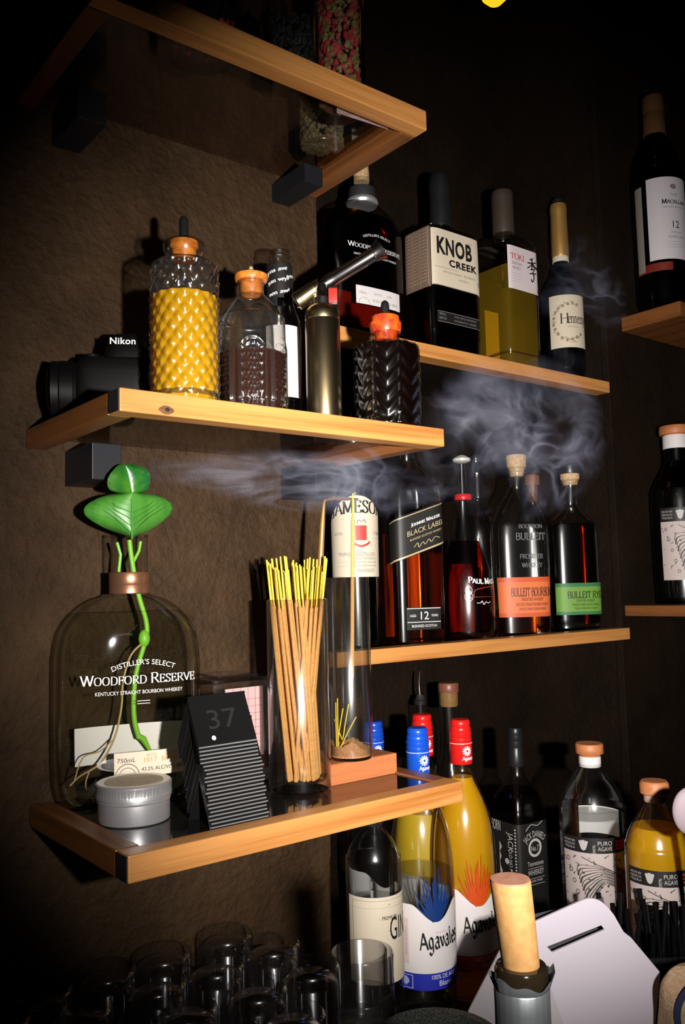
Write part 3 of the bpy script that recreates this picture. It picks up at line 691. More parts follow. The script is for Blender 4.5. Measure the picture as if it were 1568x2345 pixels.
printed('lettering', sf, [T('9', hw*.9, b.zp(672), .018, .010), R(-hw*.9, .0, b.zp(637), b.zp(636)), T('KENTUCKY STRAIGHT', -.012, b.zp(647), .0032, .042), T('BOURBON', .026, b.zp(647), .0038, .026), T('WHISKEY', .012, b.zp(658), .0032, .024), T('ESTD', .03, b.zp(570), .003, .009)], M_GREY, b.root, .0009)
obj('side_label', patch(sf, -hw-hd*1.75, -hw*.99, b.zp(680), b.zp(548), off=.0003, ns=40), pbr('brown_print', (.2, .13, .09), .5), b.root, label='brown printed side label')
its = []
for j in range(16):
    z = b.zp(556+j*7.4)
    for c in range(3): its.append(T(random.choice(['BOURBON', 'KENTUCKY', 'SMALL BATCH', 'WHISKEY', 'PROOF']), -hw-hd*(.35+.5*c), z, .0022, .013))
for c in range(4): its.append(R(-hw-hd*(.1+.5*c)-.0003, -hw-hd*(.1+.5*c)+.0003, b.zp(676), b.zp(552)))
printed('lettering', sf, its, pbr('tan_ink', (.55, .42, .3), .5), b.root, .0009)
lb = obj('lower_label', patch(sf, -hw*.85, hw*.85, b.zp(757), b.zp(733), off=.0003), M_INKK, b.root, label='small black strip label')
printed('lettering', sf, [R(-hw*.83, hw*.83, b.zp(734.5), b.zp(733.5)), R(-hw*.83, hw*.83, b.zp(757), b.zp(756)), T('SMALL', -hw*.66, b.zp(742), .0035, .014), T('BATCH', -hw*.66, b.zp(751), .0035, .014), T('SMALL BATCH BOURBON', .013, b.zp(742), .0025, .05), T('PATIENTLY AGED', .013, b.zp(751), .0028, .05)], M_GREY, b.root, .0009)

# square clear whisky with brush character
b = Bottle('whisky_bottle', 'square clear bottle of pale whisky with pinkish-white label and brushed black character', 1158, .985, ZU,
        [(820, 54, 54, 9), (808, 55, 55, 9), (600, 55, 55, 9), (570, 53, 53, 7), (556, 40, 40, 4), (550, 27, 27, 2.4), (546, 22, 22, 2), (535, 21, 21, 2), (528, 21, 21, 2)], M_GLASS2, rot=0, liquid=M_PALE, fill=628)
b.ring('cap', [(540, 24), (536, 25), (500, 25), (460, 25), (450, 25), (445, 23), (445, .01)], pbr('dark_cap', (.05, .035, .025), .5), 'dark brown cap')
sf = b.surf(700); hw = 55*b.k
obj('label', patch(sf, -hw*.93, hw*.95, b.zp(683), b.zp(588), off=.0003), pbr('pinkish_label', (.76, .66, .68), .55), b.root)
obj('back_label', patch(sf, sf.L/2-hw*.5, sf.L/2+hw*.35, b.zp(812), b.zp(700), off=-.004), M_YELL2, b.root, label='yellow back label seen through the whisky')
printed('lettering', sf, [S('TOKI.', -hw*.36, b.zp(617), .0095, .037, T1=.15)], M_REDI, b.root, .0008)
printed('lettering', sf, [S('SUNTORY', -hw*.42, b.zp(629), .0045, .026, T1=.16), S('WHISKY', -hw*.45, b.zp(639), .0045, .022, T1=.16), R(-hw*.8, -.006, b.zp(648), b.zp(647.5)), R(-hw*.8, -.004, b.zp(654), b.zp(653.5)), R(-hw*.8, -.006, b.zp(660), b.zp(659.5)), R(-hw*.8, -.01, b.zp(666), b.zp(665.5))], M_GREY, b.root, .0008)
K = .0108
def kz(pts, w, w2=None): return PL([(hw*.52+x*K, b.zp(635)+y*K) for x, y in pts], w*K, (w2 or w*.5)*K, nib=.8)
printed('brush_character', sf, [kz([(.35, 2.4), (.0, 2.15), (-.5, 2.0)], .3), kz([(-1.1, 1.35), (0, 1.5), (1.1, 1.75)], .26), kz([(.02, 2.15), (.0, 1.3), (-.1, .5)], .34),
    kz([(-.05, 1.4), (-.5, .9), (-1.2, .45)], .3), kz([(.1, 1.4), (.6, .95), (1.3, .75)], .42), kz([(-.4, .35), (.2, .5), (.55, .45), (.1, -.05)], .28), kz([(.05, .05), (.35, -.5), (.25, -1.3), (-.1, -1.55), (-.35, -1.2)], .3), kz([(-.7, -.35), (.2, -.2), (1.0, -.1)], .24)], M_INKK, b.root, .0008)
printed('seal', sf, [R(hw*.8, hw*.9, b.zp(679), b.zp(672))], M_REDI, b.root, .0008)

# cognac
b = Bottle('cognac_bottle', 'dark round-shouldered cognac bottle with gold foil neck and vine-wreath label', 1286, .99, ZU,
        [(845, 44), (838, 46), (690, 46), (672, 44), (655, 36), (635, 26), (615, 19), (600, 17), (590, 17), (480, 16), (476, 16)], M_DARKG, liquid=pbr('dark_cognac', (.02, .006, .003), .2), fill=660, rot=-.55)
b.ring('neck_foil', [(592, 19), (588, 20), (540, 19.5), (500, 18.5), (490, 19.5), (482, 19.5), (474, 18), (472, 15), (472, .01)], M_GOLDF, 'gold foil')
b.ring('cap', [(473, 12), (470, 13), (462, 12), (459, 8), (459, .01)], M_BLACK)
b.ring('neck_label', [(604, 18.6), (603, 18.9), (592, 18.9), (591, 18.6)], M_CREAM)
sf = b.surf(760)
obj('label', patch(sf, -.040, .036, b.zp(806), b.zp(689), off=.0003, ns=40), M_CREAM, b.root)
_hv, _hf = S('H', -.012, b.zp(752), .018, T1=.13); _ev, _ef = S('ennessy', .014, b.zp(752), .018, .040, T1=.13)
printed('lettering', sf, [(_hv, _hf), (_ev, _ef)], M_INKK, b.root, .0008)
its = []
for q in range(44):
    a = radians(60+q*6.0); rx, rz = .030, .034
    x = -.002+cos(a)*rx*(1+.08*sin(q*2.1)); z = b.zp(748)+sin(a)*rz*(1+.06*cos(q*1.7))
    if q % 3 == 0: its.append(DISC(x, z, .0028, 1.2, 8))
    else: its.append(PL([(x-.002, z), (x, z+.0022*(-1)**q), (x+.0022, z-.001)], .0014, .0006))
printed('vine_wreath', sf, its, pbr('vine_ink', (.32, .25, .14), .6), b.root, .0007)
printed('small_print', sf, [T('VERY SPECIAL', .004, b.zp(762), .0028, .022), T('COGNAC', .004, b.zp(796), .0028, .016)], M_GREY, b.root, .0007)

# ------------------------------------------------------------------ niche, lower shelf
b = Bottle('whiskey_bottle', 'green glass whiskey bottle with tall cream label and red crest', 812, .965, ZR,
        [(1495, 52), (1488, 55), (1160, 55), (1140, 54), (1120, 50), (1100, 42), (1085, 32), (1072, 24), (1050, 20), (980, 19)], M_GREENG, liquid=glass('green_lit_whiskey', (.3, .38, .08), (.06, .1, .02), .15, .6), fill=1108, rot=-.62)
b.ring('cap', [(985, 21), (980, 21), (950, 21), (946, 18), (946, .01)], M_GREENG)
sf = b.surf(1250)
tp = lambda u, b=b: b.zp(1140)-.9*(u-.002)**2/.06
obj('label', patch(sf, -.062, .052, b.zp(1322), b.zp(1140), off=.0003, top=tp, ns=48), M_CREAM, b.root)
obj('back_label', patch(sf, sf.L/2-.03, sf.L/2+.03, b.zp(1460), b.zp(1350), off=-.004), M_CREAM, b.root)
def arc_caps(word, x, z, h, wd, rise, **k):
    vs, fs = S(word, 0, 0, h, wd, **k); return [(u+x, v+z-rise*(u/(wd/2))**2) for u, v in vs], fs
printed('lettering', sf, [arc_caps('JAMESON', .004, b.zp(1178), .0165, .086, .005, T1=.19, t1=.065, serif=.26), ], M_INKK, b.root, .0008)
printed('crest', sf, [R(-.001, .015, b.zp(1240), b.zp(1207)), PL([(-.004, b.zp(1247)), (.006, b.zp(1253)), (.016, b.zp(1249)), (.02, b.zp(1243))], .003, .003)], M_REDI, b.root, .0008)
printed('crest_ornament', sf, [PL([(.001, b.zp(1203)), (.004, b.zp(1195)), (.008, b.zp(1199)), (.012, b.zp(1194)), (.014, b.zp(1202))], .0016, .001)], M_GREY, b.root, .0008)
printed('small_print', sf, [T('ESTD', -.026, b.zp(1228), .004, .014), T('1780', .034, b.zp(1228), .004, .014), T('TRIPLE', -.018, b.zp(1275), .005, .02), T('DISTILLED', .014, b.zp(1275), .0048, .03), T('IRISH WHISKEY', .014, b.zp(1283), .003, .034), T('ESTABLISHED SINCE 1780', .014, b.zp(1291), .0025, .034), T('JOHN JAMESON & SON', .014, b.zp(1299), .0025, .034), T('WHISKEY', .014, b.zp(1312), .005, .028), R(-.03, -.01, b.zp(1288), b.zp(1287.5)), R(-.03, -.01, b.zp(1298), b.zp(1297.5)), R(.026, .042, b.zp(1220), b.zp(1219.4)), R(.026, .042, b.zp(1236), b.zp(1235.4))], M_GREY, b.root, .0008)

b = Bottle('whisky_bottle', 'square scotch bottle with slanting black and gold label', 938, .955, ZR,
        [(1478, 62, 58, 6), (1466, 63, 60, 6), (1150, 63, 60, 6), (1110, 57, 55, 4), (1085, 45, 44, 2.6), (1066, 30, 30, 2), (1050, 22, 22, 2), (1000, 20, 20, 2)], M_GLASS2, liquid=M_WHISO, fill=1185, rot=-.30)
b.ring('cap', [(1010, 22), (1005, 22), (960, 22), (955, 19), (955, .01)], M_BLACK)
sf = b.surf(1300); hw = 63*b.k; sl = .34
tp = lambda u, b=b: b.zp(1172)+sl*u; bo = lambda u, b=b: b.zp(1268)+sl*u
obj('label', patch(sf, -hw*1.35, hw*1.2, 0, 0, off=.0003, top=tp, bot=bo, ns=60, nz=4), M_INKK, b.root, label='slanting black label')
def slant(it, b=b): return [(u, z+sl*u) for u, z in it[0]], it[1]
printed('gold_border', sf, [slant(R(-hw*1.3, hw*1.15, b.zp(1177), b.zp(1175))), slant(R(-hw*1.3, hw*1.15, b.zp(1266), b.zp(1262.5)))], M_GOLDI, b.root, .0009)
printed('lettering', sf, [slant(S('JOHNNIE WALKER.', .008, b.zp(1203), .0048, .048, small=.8, T1=.22, t1=.1))], M_WINK, b.root, .0009)
printed('lettering', sf, [slant(T('BLACK LABEL', .008, b.zp(1222), .0072, .060)), slant(T('BLENDED SCOTCH WHISKY', .008, b.zp(1234), .003, .052)), slant(PL([(-.012, b.zp(1250)), (-.006, b.zp(1243)), (-.004, b.zp(1254)), (.002, b.zp(1245)), (.006, b.zp(1252)), (.012, b.zp(1244)), (.016, b.zp(1252)), (.022, b.zp(1244)), (.03, b.zp(1250))], .0012, .0006))], M_GOLDI, b.root, .0009)
lb = obj('age_label', patch(sf, -hw*.66, hw*.72, b.zp(1440), b.zp(1390), off=.0003), M_INKK, b.root, label='small black age label')
printed('lettering', sf, [T('12', .002, b.zp(1417), .011, .013), T('AGED', -.017, b.zp(1411), .0032, .010), T('YEARS', .018, b.zp(1411), .0032, .011), R(-.026, .028, b.zp(1393), b.zp(1391.5)), R(-.026, .028, b.zp(1423.5), b.zp(1422)), T('BLENDED SCOTCH', .001, b.zp(1434), .0034, .04)], M_WINK, b.root, .0009)
obj('back_label', patch(sf, sf.L/2-hw*.75, sf.L/2-hw*.25, b.zp(1440), b.zp(1210), off=-.0045), M_BACKST, b.root)  # this strip and the next carry the flash glow in their colour
obj('back_label', patch(sf, sf.L/2+hw*.35, sf.L/2+hw*.75, b.zp(1460), b.zp(1220), off=-.0045), M_BACKST, b.root)

b = Bottle('brandy_bottle', 'carafe-shaped dark brandy bottle with red neck ring and white pourer', 1066, .965, ZR,
        [(1462, 60), (1455, 63), (1400, 64), (1330, 62), (1290, 52), (1240, 36), (1190, 24), (1150, 18), (1140, 18)], M_GLASS2, liquid=M_WHISD, fill=1240, rot=-.45, pym=1320)
b.ring('neck_ring', [(1146, 19), (1143, 20), (1136, 20), (1133, 18)], M_REDC, 'red ring')
b.ring('pourer_stem', [(1140, 12), (1085, 10), (1060, 7)], M_GLASS2)
b.ring('pourer', [(1062, 8), (1058, 20), (1052, 21), (1046, 12), (1043, 5), (1043, .01)], pbr('white_plastic', (.7, .68, .68), .35), 'white plastic pourer')
sf = b.surf(1380)
printed('lettering', sf, [arc_caps('PAUL MASSON', .022, b.zp(1338), .0085, .068, -.003, small=.8, T1=.25, t1=.12), ], M_WINK, b.root, .0006)
printed('emblem', sf, [RING(-.012, b.zp(1352), .0055, .0006, 1.3), RING(-.012, b.zp(1366), .0065, .0006, 1.1), PL([(-.014, b.zp(1350)), (-.008, b.zp(1356)), (-.014, b.zp(1362)), (-.007, b.zp(1370))], .0008)], M_WINK, b.root, .0006)
printed('arch_frame', sf, [PL([(-.004, b.zp(1367)), (-.002, b.zp(1352)), (.016, b.zp(1346)), (.05, b.zp(1342))], .0008), R(-.004, .05, b.zp(1367), b.zp(1366.4))], M_REDI, b.root, .0006)
printed('signature', sf, [PL([(.0, b.zp(1380)), (.006, b.zp(1380)), (.009, b.zp(1376)), (.012, b.zp(1384)), (.016, b.zp(1378)), (.02, b.zp(1381)), (.026, b.zp(1378))], .0012, .0008)], M_WINK, b.root, .0006)
obj('back_label', patch(sf, sf.L/2-.03, sf.L/2+.02, b.zp(1450), b.zp(1290), off=-.0045), M_BACKST, b.root)  # flash glow through the brandy painted as stripes

b = Bottle('spirit_bottle', 'clear bottle with a ridged neck standing behind the carafe-shaped bottle', 1098, 1.06, ZR,
        [(1450, 44), (1250, 45), (1200, 40), (1165, 26), (1145, 18), (1140, 18), (1090, 18), (1085, 19)], M_GLASS2, pym=1260, liquid=M_WHISD, fill=1300)
b.ring('screw_cap', [(1090, 19), (1080, 20), (1076, 18), (1070, 20), (1066, 18), (1060, 20), (1056, 18), (1050, 19), (1044, 17), (1044, .01)], M_GLASS2, 'clear ridged cap')

def frontier_bottle(label, px, y, rows, rot, labz, lm, edge, liq, fill, txt, emb):
    b = Bottle('whiskey_bottle', label, px, y, ZR, rows, M_GLASS, liquid=liq, fill=fill, rot=rot)
    sf = b.surf(labz[2]); hw = rows[1][1]*b.k
    u0, u1 = -hw*1.05, hw*1.15
    obj('label', patch(sf, u0, u1, b.zp(labz[1]), b.zp(labz[0]), off=.0003, ns=50), lm, b.root)
    z0, z1 = b.zp(labz[1]), b.zp(labz[0]); h = z1-z0; cxx = hw*.18
    printed('label_border', sf, [R(u0, u1, z1-h*.12, z1)], edge, b.root, .0006)
    printed('label_border', sf, [R(u0, u1, z0, z0+h*.1)], edge, b.root, .0006)
    printed('lettering', sf, [S(txt[0], cxx, z0+h*.52, h*.21, hw*1.5, T1=.17, t1=.07, serif=.2), T(txt[1], cxx, z0+h*.40, h*.08, hw*.8), T(txt[2], cxx, z0+h*.28, h*.07, hw*1.2), T(txt[2], cxx, z0+h*.17, h*.06, hw*1.0)], M_INKK, b.root, .0008)
    for w_, zz, hh, ww in emb: printed('embossed_lettering', sf, [S(w_, hw*.2, b.zp(zz), hh, ww, T1=.15, t1=.07)], M_GLE, b.root, .0006)
    return b
M_GLE = pbr('embossed_glass', (.3, .3, .3), .12, .3)
b = frontier_bottle('flask-shaped whiskey bottle with orange label and embossed glass', 1190, .955,
    [(1462, 62, 36, 3), (1448, 66, 38, 3), (1230, 66, 38, 3), (1190, 60, 36, 2.8), (1160, 48, 30, 2.5), (1136, 32, 24, 2.2), (1120, 22, 20, 2), (1110, 19, 19, 2), (1085, 19, 19, 2), (1080, 22, 22, 2), (1070, 22, 22, 2)], -.5,
    (1322, 1412, 1370), M_ORNG, pbr('orange_border', (.6, .1, .03), .5), M_WHISO, 1395, ('BULLEIT BOURBON', 'FRONTIER WHISKEY', 'KENTUCKY STRAIGHT BOURBON WHISKEY'),
    [('BULLEIT', 1238, .011, .05), ('BOURBON', 1212, .006, .04), ('FRONTIER', 1280, .007, .04), ('WHISKEY', 1300, .007, .036)])
b.ring('cork', [(1092, 15), (1078, 18), (1072, 20), (1072, 22), (1048, 24), (1044, 22), (1044, .01)], M_CORK)
b = Bottle('spirit_bottle', 'short clear bottle with a dark cork standing behind the orange-labelled bottle', 1225, 1.07, ZR,
        [(1450, 40), (1240, 40), (1200, 36), (1170, 24), (1155, 16), (1110, 15), (1105, 17)], M_GLASS2, pym=1260)
b.ring('stopper', [(1150, 11), (1112, 13), (1112, 17), (1092, 17), (1088, 14), (1088, .01)], pbr('dark_cork', (.22, .09, .04), .6))
b = frontier_bottle('flask-shaped whiskey bottle with green label at the right end of the niche shelf', 1312, .965,
    [(1428, 54, 32, 3), (1418, 57, 34, 3), (1225, 57, 34, 3), (1200, 53, 32, 2.8), (1186, 42, 26, 2.4), (1172, 27, 21, 2), (1160, 20, 20, 2), (1152, 18, 18, 2), (1112, 18, 18, 2), (1108, 21, 21, 2), (1100, 21, 21, 2)], -.5,
    (1335, 1407, 1375), M_GRNL, M_GRND, M_WHISD, 1200, ('BULLEIT RYE', 'FRONTIER WHISKEY', 'STRAIGHT AMERICAN RYE WHISKEY'), [])
b.ring('cork', [(1112, 17), (1100, 20), (1098, 22), (1086, 22), (1086, 22)], M_CORK)
b.ring('cap', [(1087, 23), (1084, 24), (1068, 23), (1065, 20), (1065, .01)], M_BLACK, 'black cap')

# ------------------------------------------------------------------ lower tray
ZP = ZL-.002                                     # top of the black glass
b = Bottle('plant_bottle', 'broad empty bourbon bottle used as a vase, plant cutting standing in it', 297, .858, ZP,
    [(1868, 135, 46, 2.5), (1850, 150, 54, 2.6), (1780, 160, 58, 2.7), (1560, 163, 59, 2.7), (1480, 160, 58, 2.6), (1430, 145, 55, 2.4), (1395, 115, 50, 2.2), (1372, 80, 46, 2.1), (1362, 50, 43, 2), (1352, 42, 42, 2), (1352, 42, 42, 2), (1235, 42, 42, 2), (1230, 43, 43, 2), (1228, 42, 42, 2)], M_BOTT, rot=-.27, seg=96, liquid=M_WATERP, fill=1400)
b.ring('neck_band', [(1360, 44.5), (1358, 46), (1340, 46), (1338, 45), (1336, 46), (1314, 46), (1311, 44.5)], M_COPPER, 'copper-brown band round the neck')
sf = b.surf(1600); zp = b.zp
printed('lettering', sf, [T("DISTILLER'S SELECT", .010, zp(1518), .0050, .064, arc=.085), S('WOODFORD RESERVE', .006, zp(1560), .0098, .118, small=.8, T1=.15, t1=.05, serif=.2), T('KENTUCKY STRAIGHT BOURBON WHISKEY', .006, zp(1583), .0036, .088), R(.003, .016, zp(1600), zp(1598.6)), R(.003, .016, zp(1606), zp(1604.6))], M_WINK, b.root, .0006)
lb = obj('label', patch(sf, -.020, .056, zp(1768), zp(1712), off=.0009, th=.0003), M_CREAM, b.root)
printed('lettering', sf, [T('750mL', -.008, zp(1734), .0042, .018), RING(-.007, zp(1768), .0125, .0006, 1.1, 20, 0, pi), RING(-.007, zp(1768), .009, .0005, 1.1, 20, 0, pi), T('43.2% ALC/VOL (86.4', .030, zp(1756), .0036, .046)], M_INKK, lb, .0013)
printed('lettering', sf, [T('1017', .016, zp(1737), .0046, .013), T('BARREL', .036, zp(1737), .0046, .017), T('BATCH', .017, zp(1724), .0026, .010), T('BOTTLE', .037, zp(1724), .0026, .012)], pbr('orange_ink', (.6, .28, .06), .6), lb, .0013)
obj('back_label', patch(sf, sf.L/2-.075, sf.L/2+.055, zp(1752), zp(1665), off=-.004, ns=50), M_PAPER, b.root)
VP = b
# the cutting: a stem down into the water, two leaves
def vp(px, py, dy=0):           # point near the bottle axis in world space
    return aty(px, py, .858+dy)
def bump_leaf(P0, right, upv, half, hgt, fold, m, vein=True):
    pass
pr = vp(300, 1240)
t = thing('pothos_cutting', 'leafy green plant cutting rising from the broad bottle', 'plant', (pr.x, pr.y, ZP))
def L0(v): return v-Vector((pr.x, pr.y, ZP))
stem = [vp(*q) for q in ((296, 1232), (300, 1270), (312, 1340), (322, 1380), (334, 1420), (336, 1455), (326, 1490), (312, 1540), (306, 1600), (308, 1650), (318, 1690))]
obj('stem', M().tube([L0(Vector(q)) for q in smooth_pts([tuple(v) for v in stem], 4)], .0026, 12), M_STEM, t)
obj('stem', M().tube([L0(vp(*q)) for q in ((318, 1686), (328, 1692), (345, 1722), (364, 1750), (382, 1778))], [.0028, .0034, .0016, .0018, .0022], 10), M_STEM, t)
obj('leaf_node', M().ball(L0(vp(330, 1462)), .0062, 1, 1, 1.5), M_STEM, t)
for pts, r in ((((330, 1470), (300, 1500), (282, 1560), (278, 1620), (262, 1690), (232, 1745), (205, 1765)), .0011), (((205, 1765), (180, 1780), (160, 1800)), .0008), (((262, 1690), (230, 1720), (190, 1735), (170, 1790)), .0007), (((205, 1765), (196, 1800), (215, 1835)), .0007)):
    obj('root', M().tube([L0(Vector(q)) for q in smooth_pts([tuple(vp(*q)) for q in pts], 4)], r, 8), M_ROOT, t)
for pts in (((268, 1242), (276, 1270), (272, 1310)), ((322, 1240), (318, 1262), (304, 1290))):
    obj('petiole', M().tube([L0(vp(*q)) for q in pts], .0017, 8), M_STEM, t)
def leaf(rows, dy0, cup, material, name='leaf'):
    """rows = (py, left px, mid px, right px): grid surface, midrib set towards the viewer"""
    m = M(); vs = []; NS = 14
    for i, (py, l, c, r) in enumerate(rows):
        for j in range(-NS, NS+1):
            f = j/NS; px = c+(c-l)*f if f < 0 else c+(r-c)*f
            pyy = py-cup[1]*abs(f)**1.3
            q = vp(px, pyy, dy0+cup[0]*(abs(f)**1.5)+.0016*abs(sin(i*1.1+abs(f)*9))*abs(f))
            vs.append(L0(q))
    W = 2*NS+1; n = len(rows); fs = [(i*W+j, i*W+j+1, (i+1)*W+j+1, (i+1)*W+j) for i in range(n-1) for j in range(W-1)]
    o = len(vs); vs2 = [v+Vector((0, .0009, 0)) for v in vs]
    rim = list(range(W))+[i*W+W-1 for i in range(1, n)]+list(range((n-1)*W+W-2, (n-1)*W-1, -1))+[i*W for i in range(n-2, 0, -1)]
    fs2 = [tuple(o+k for k in reversed(f)) for f in fs]+[(a, c2, c2+o, a+o) for a, c2 in zip(rim, rim[1:]+rim[:1])]
    m.add(vs+vs2, fs+fs2); return obj(name, m, material, t, ang=80)
rows = smooth_pts([(1128, 284, 302, 322), (1132, 252, 302, 350), (1140, 226, 302, 376), (1152, 204, 302, 392), (1165, 193, 302, 396), (1180, 196, 302, 388), (1195, 214, 302, 372), (1209, 240, 302, 352), (1220, 268, 302, 332), (1229, 292, 302, 310), (1236, 299, 301, 304)], 3)
big = leaf(rows, -.030, (.022, 0), M_LEAF, 'leaf')
obj('midrib', M().tube([L0(vp(302, py, -.0315)) for py in (1140, 1170, 1200, 1234)], [.0004, .0006, .0007, .0009], 8), M_VEIN, big)
for sgn in (-1, 1):
    for q in range(4):
        e = (302+sgn*(60+10*q if q < 3 else 40), 1150+q*14)
        obj('leaf_vein', M().tube([L0(vp(302, 1222-q*16, -.0312)), L0(vp(302+sgn*38, 1186-q*9, -.0275)), L0(vp(302+sgn*(78-q*8), 1160-q*6, -.0155))], .00045, 6), M_VEIN, big)
rows = smooth_pts([(1066, 280, 288, 298), (1070, 270, 288, 316), (1078, 262, 288, 334), (1090, 252, 290, 343), (1104, 246, 294, 344), (1118, 247, 298, 341), (1127, 254, 301, 337), (1132, 270, 302, 326)], 3)
sm_leaf = leaf(rows, -.02, (-.016, 4), M_LEAFD, 'leaf')
obj('midrib', M().tube([L0(vp(px, py, -.0212)) for px, py in ((290, 1074), (296, 1100), (302, 1130))], .0005, 8), M_VEIN, sm_leaf)
obj('petiole', M().tube([L0(vp(302, 1133, -.019)), L0(vp(301, 1180, -.010)), L0(vp(298, 1236, 0))], .0015, 8), M_STEM, t)

# tin
p = atz(307, 1876, ZP); k = dep(p)/F
t = thing('metal_tin', 'round brushed metal tin with screw lid in front of the broad bottle', 'tin', (p.x, p.y, ZP), atan2(p.y, p.x)-pi/2)
obj('tin_body', M().lathe([(76*k, 0), (80*k, .001), (80*k, .001), (81*k, .002), (81*k, .019), (81*k, .019), (83*k, .020), (81*k, .021), (81*k, .024)], 72), M_ALU, t)
def knurl(th, z): return .00022*(sin(th*70) > 0) if .027 < z < .034 else 0
obj('tin_lid', M().lathe([(83*k, .0225), (85.5*k, .023), (85.5*k, .023), (85.5*k, .0265), (84.5*k, .0272), (84.5*k, .0275), (84.5*k, .0335), (85.5*k, .034), (85.5*k, .0355), (82*k, .0365), (80*k, .0362), (.1*k, .036)], 280, fn=knurl), M_ALU, t)
lid = obj('lid_label', M().lathe([(66*k, .0362), (66*k, .0366), (.1*k, .0366)], 60), pbr('tin_label_paper', (.42, .33, .22), .6), t)
mp = flatmap((0, 0, .0367), (1, 0, 0), (0, 1, 0))
printed('lettering', mp, [RING(-.008, .006, .008, .0006), T('HAND', .012, .008, .004, .018), T('SALVE', .012, .0, .004, .018), T('100% NATURAL', .0, -.012, .003, .03), R(-.004, .022, -.003, -.0036)], M_GREY, lid, .0002)

# stack of number tents, nested
A = atz(482, 1900, ZP); B = atz(614, 1871, ZP); Lt = (B-A).length
NT = 22; PIT = .0034
def tent():
    t = thing('number_sign', 'x', 'sign', (0, 0, 0), 0, 'black number tents nested in a stack')
    h, s, th = .044, .021, .0013
    def plate(sg):
        m = M(); d = Vector((0, sg*s, -h)).normalized(); n = Vector((0, -d.z, d.y))*sg
        a = Vector((0, 0, h)); bq = Vector((0, sg*s, 0)); vs = []
        for x in (0, Lt):
            for q in (a, bq, bq-n*th, a-n*th): vs.append((x, q.y, q.z))
        return m.add(vs, [(0, 1, 2, 3), (7, 6, 5, 4), (0, 4, 5, 1), (1, 5, 6, 2), (2, 6, 7, 3), (3, 7, 4, 0)])
    obj('front_plate', plate(-1), M_TENT, t, smooth=False); obj('rear_plate', plate(1), M_TENT, t, smooth=False)
    obj('edge_glint', M().tube([(0, -s, .0006), (Lt, -s, .0006)], .00075, 8), M_BEAD, t, label='light worn edge')  # pale bead stands in for the flash glint along the foot
    obj('ridge', M().tube([(0, 0, h), (Lt, 0, h)], .0011, 8), M_TENT, t)
    return t
M_TENT = pbr('black_acrylic', (.008, .008, .008), .16, spec=.5); M_BEAD = pbr('glint_grey', (.42, .42, .42), .3, .6)  # light grey of the bead imitates flash glints
t0 = tent(); base = A+Vector((0, .021, 0)); ang = atan2(B.y-A.y, B.x-A.x)
for i in range(NT):
    o = t0 if i == 0 else copy_tree(t0)
    sh = -.0035 if i > NT-6 else (.0012*sin(i*1.9))
    o.location = (base.x+sh-i*.0002, base.y+i*.0003, ZP+.0005+i*PIT); o.rotation_euler = (0, 0, ang)
    if i < NT-1: o['label'] = 'thin black number tent nested inside the stack, only its edge showing'
    else:
        o['label'] = 'black number sign reading 37 on top of the stack of tents'
        n_ = Vector((0, -.044, .021)).normalized()
        mp = flatmap(Vector((Lt/2, -.0105, .022))+n_*.0002, (1, 0, 0), (0, .021, .044))
        fp = [c for c in o.children if c.name.startswith('front_plate')][0]
        m = M(); vs, fs = T('37', 0.0, -.008, .018, .032); m.add([mp(u, z, .0004) for u, z in vs], fs)
        flat('lettering', m, M_INKK, fp)
        m = M(); vs, fs = DISC(-Lt*.22, -.0165, .0022); m.add([mp(u, z, .0006) for u, z in vs], fs); flat('sticker_dot', m, M_WINK, fp)

# clear box with pink squared paper behind the tents
p0 = aty(470, 1700, .862); p1 = aty(598, 1700, .862); zt = aty(530, 1546, .862).z
W = p1.x-p0.x
t = thing('acrylic_box', 'clear lidded box with pink squared paper inside, behind the number tents', 'box', ((p0.x+p1.x)/2, .872, ZP))
h = zt-ZP-.006
obj('box_shell', M().box(-W/2, W/2, -.028, .028, 0, h, .0015), M_PLAST, t, smooth=False)
obj('box_lid', M().box(-W/2-.002, W/2+.002, -.030, .030, h, h+.004, .0012).box(-W/2+.01, W/2-.01, -.022, .022, h+.0045, h+.0075, .002), M_PLAST, t, smooth=False)
x0 = -W*.22; pk = obj('squared_paper', M().box(x0, W/2-.003, -.020, -.0185, h*.25, h-.008, 0), M_PINK, t, smooth=False, label='pink squared paper')
mp = flatmap((x0, -.020, 0), (1, 0, 0), (0, 0, 1)); its = []
for i in range(1, 5): its.append(R(x0*0+(W/2-.004-x0)*i/5-.0003, (W/2-.004-x0)*i/5+.0003, h*.25, h-.008))
for j in range(1, 9): zz = h*.25+(h*.7-.008)*j/9; its.append(R(0, W/2-.004-x0, zz, zz+.0005))
printed('grid_lines', mp, its, pbr('rose_ink', (.45, .2, .2), .7), pk, .0004)

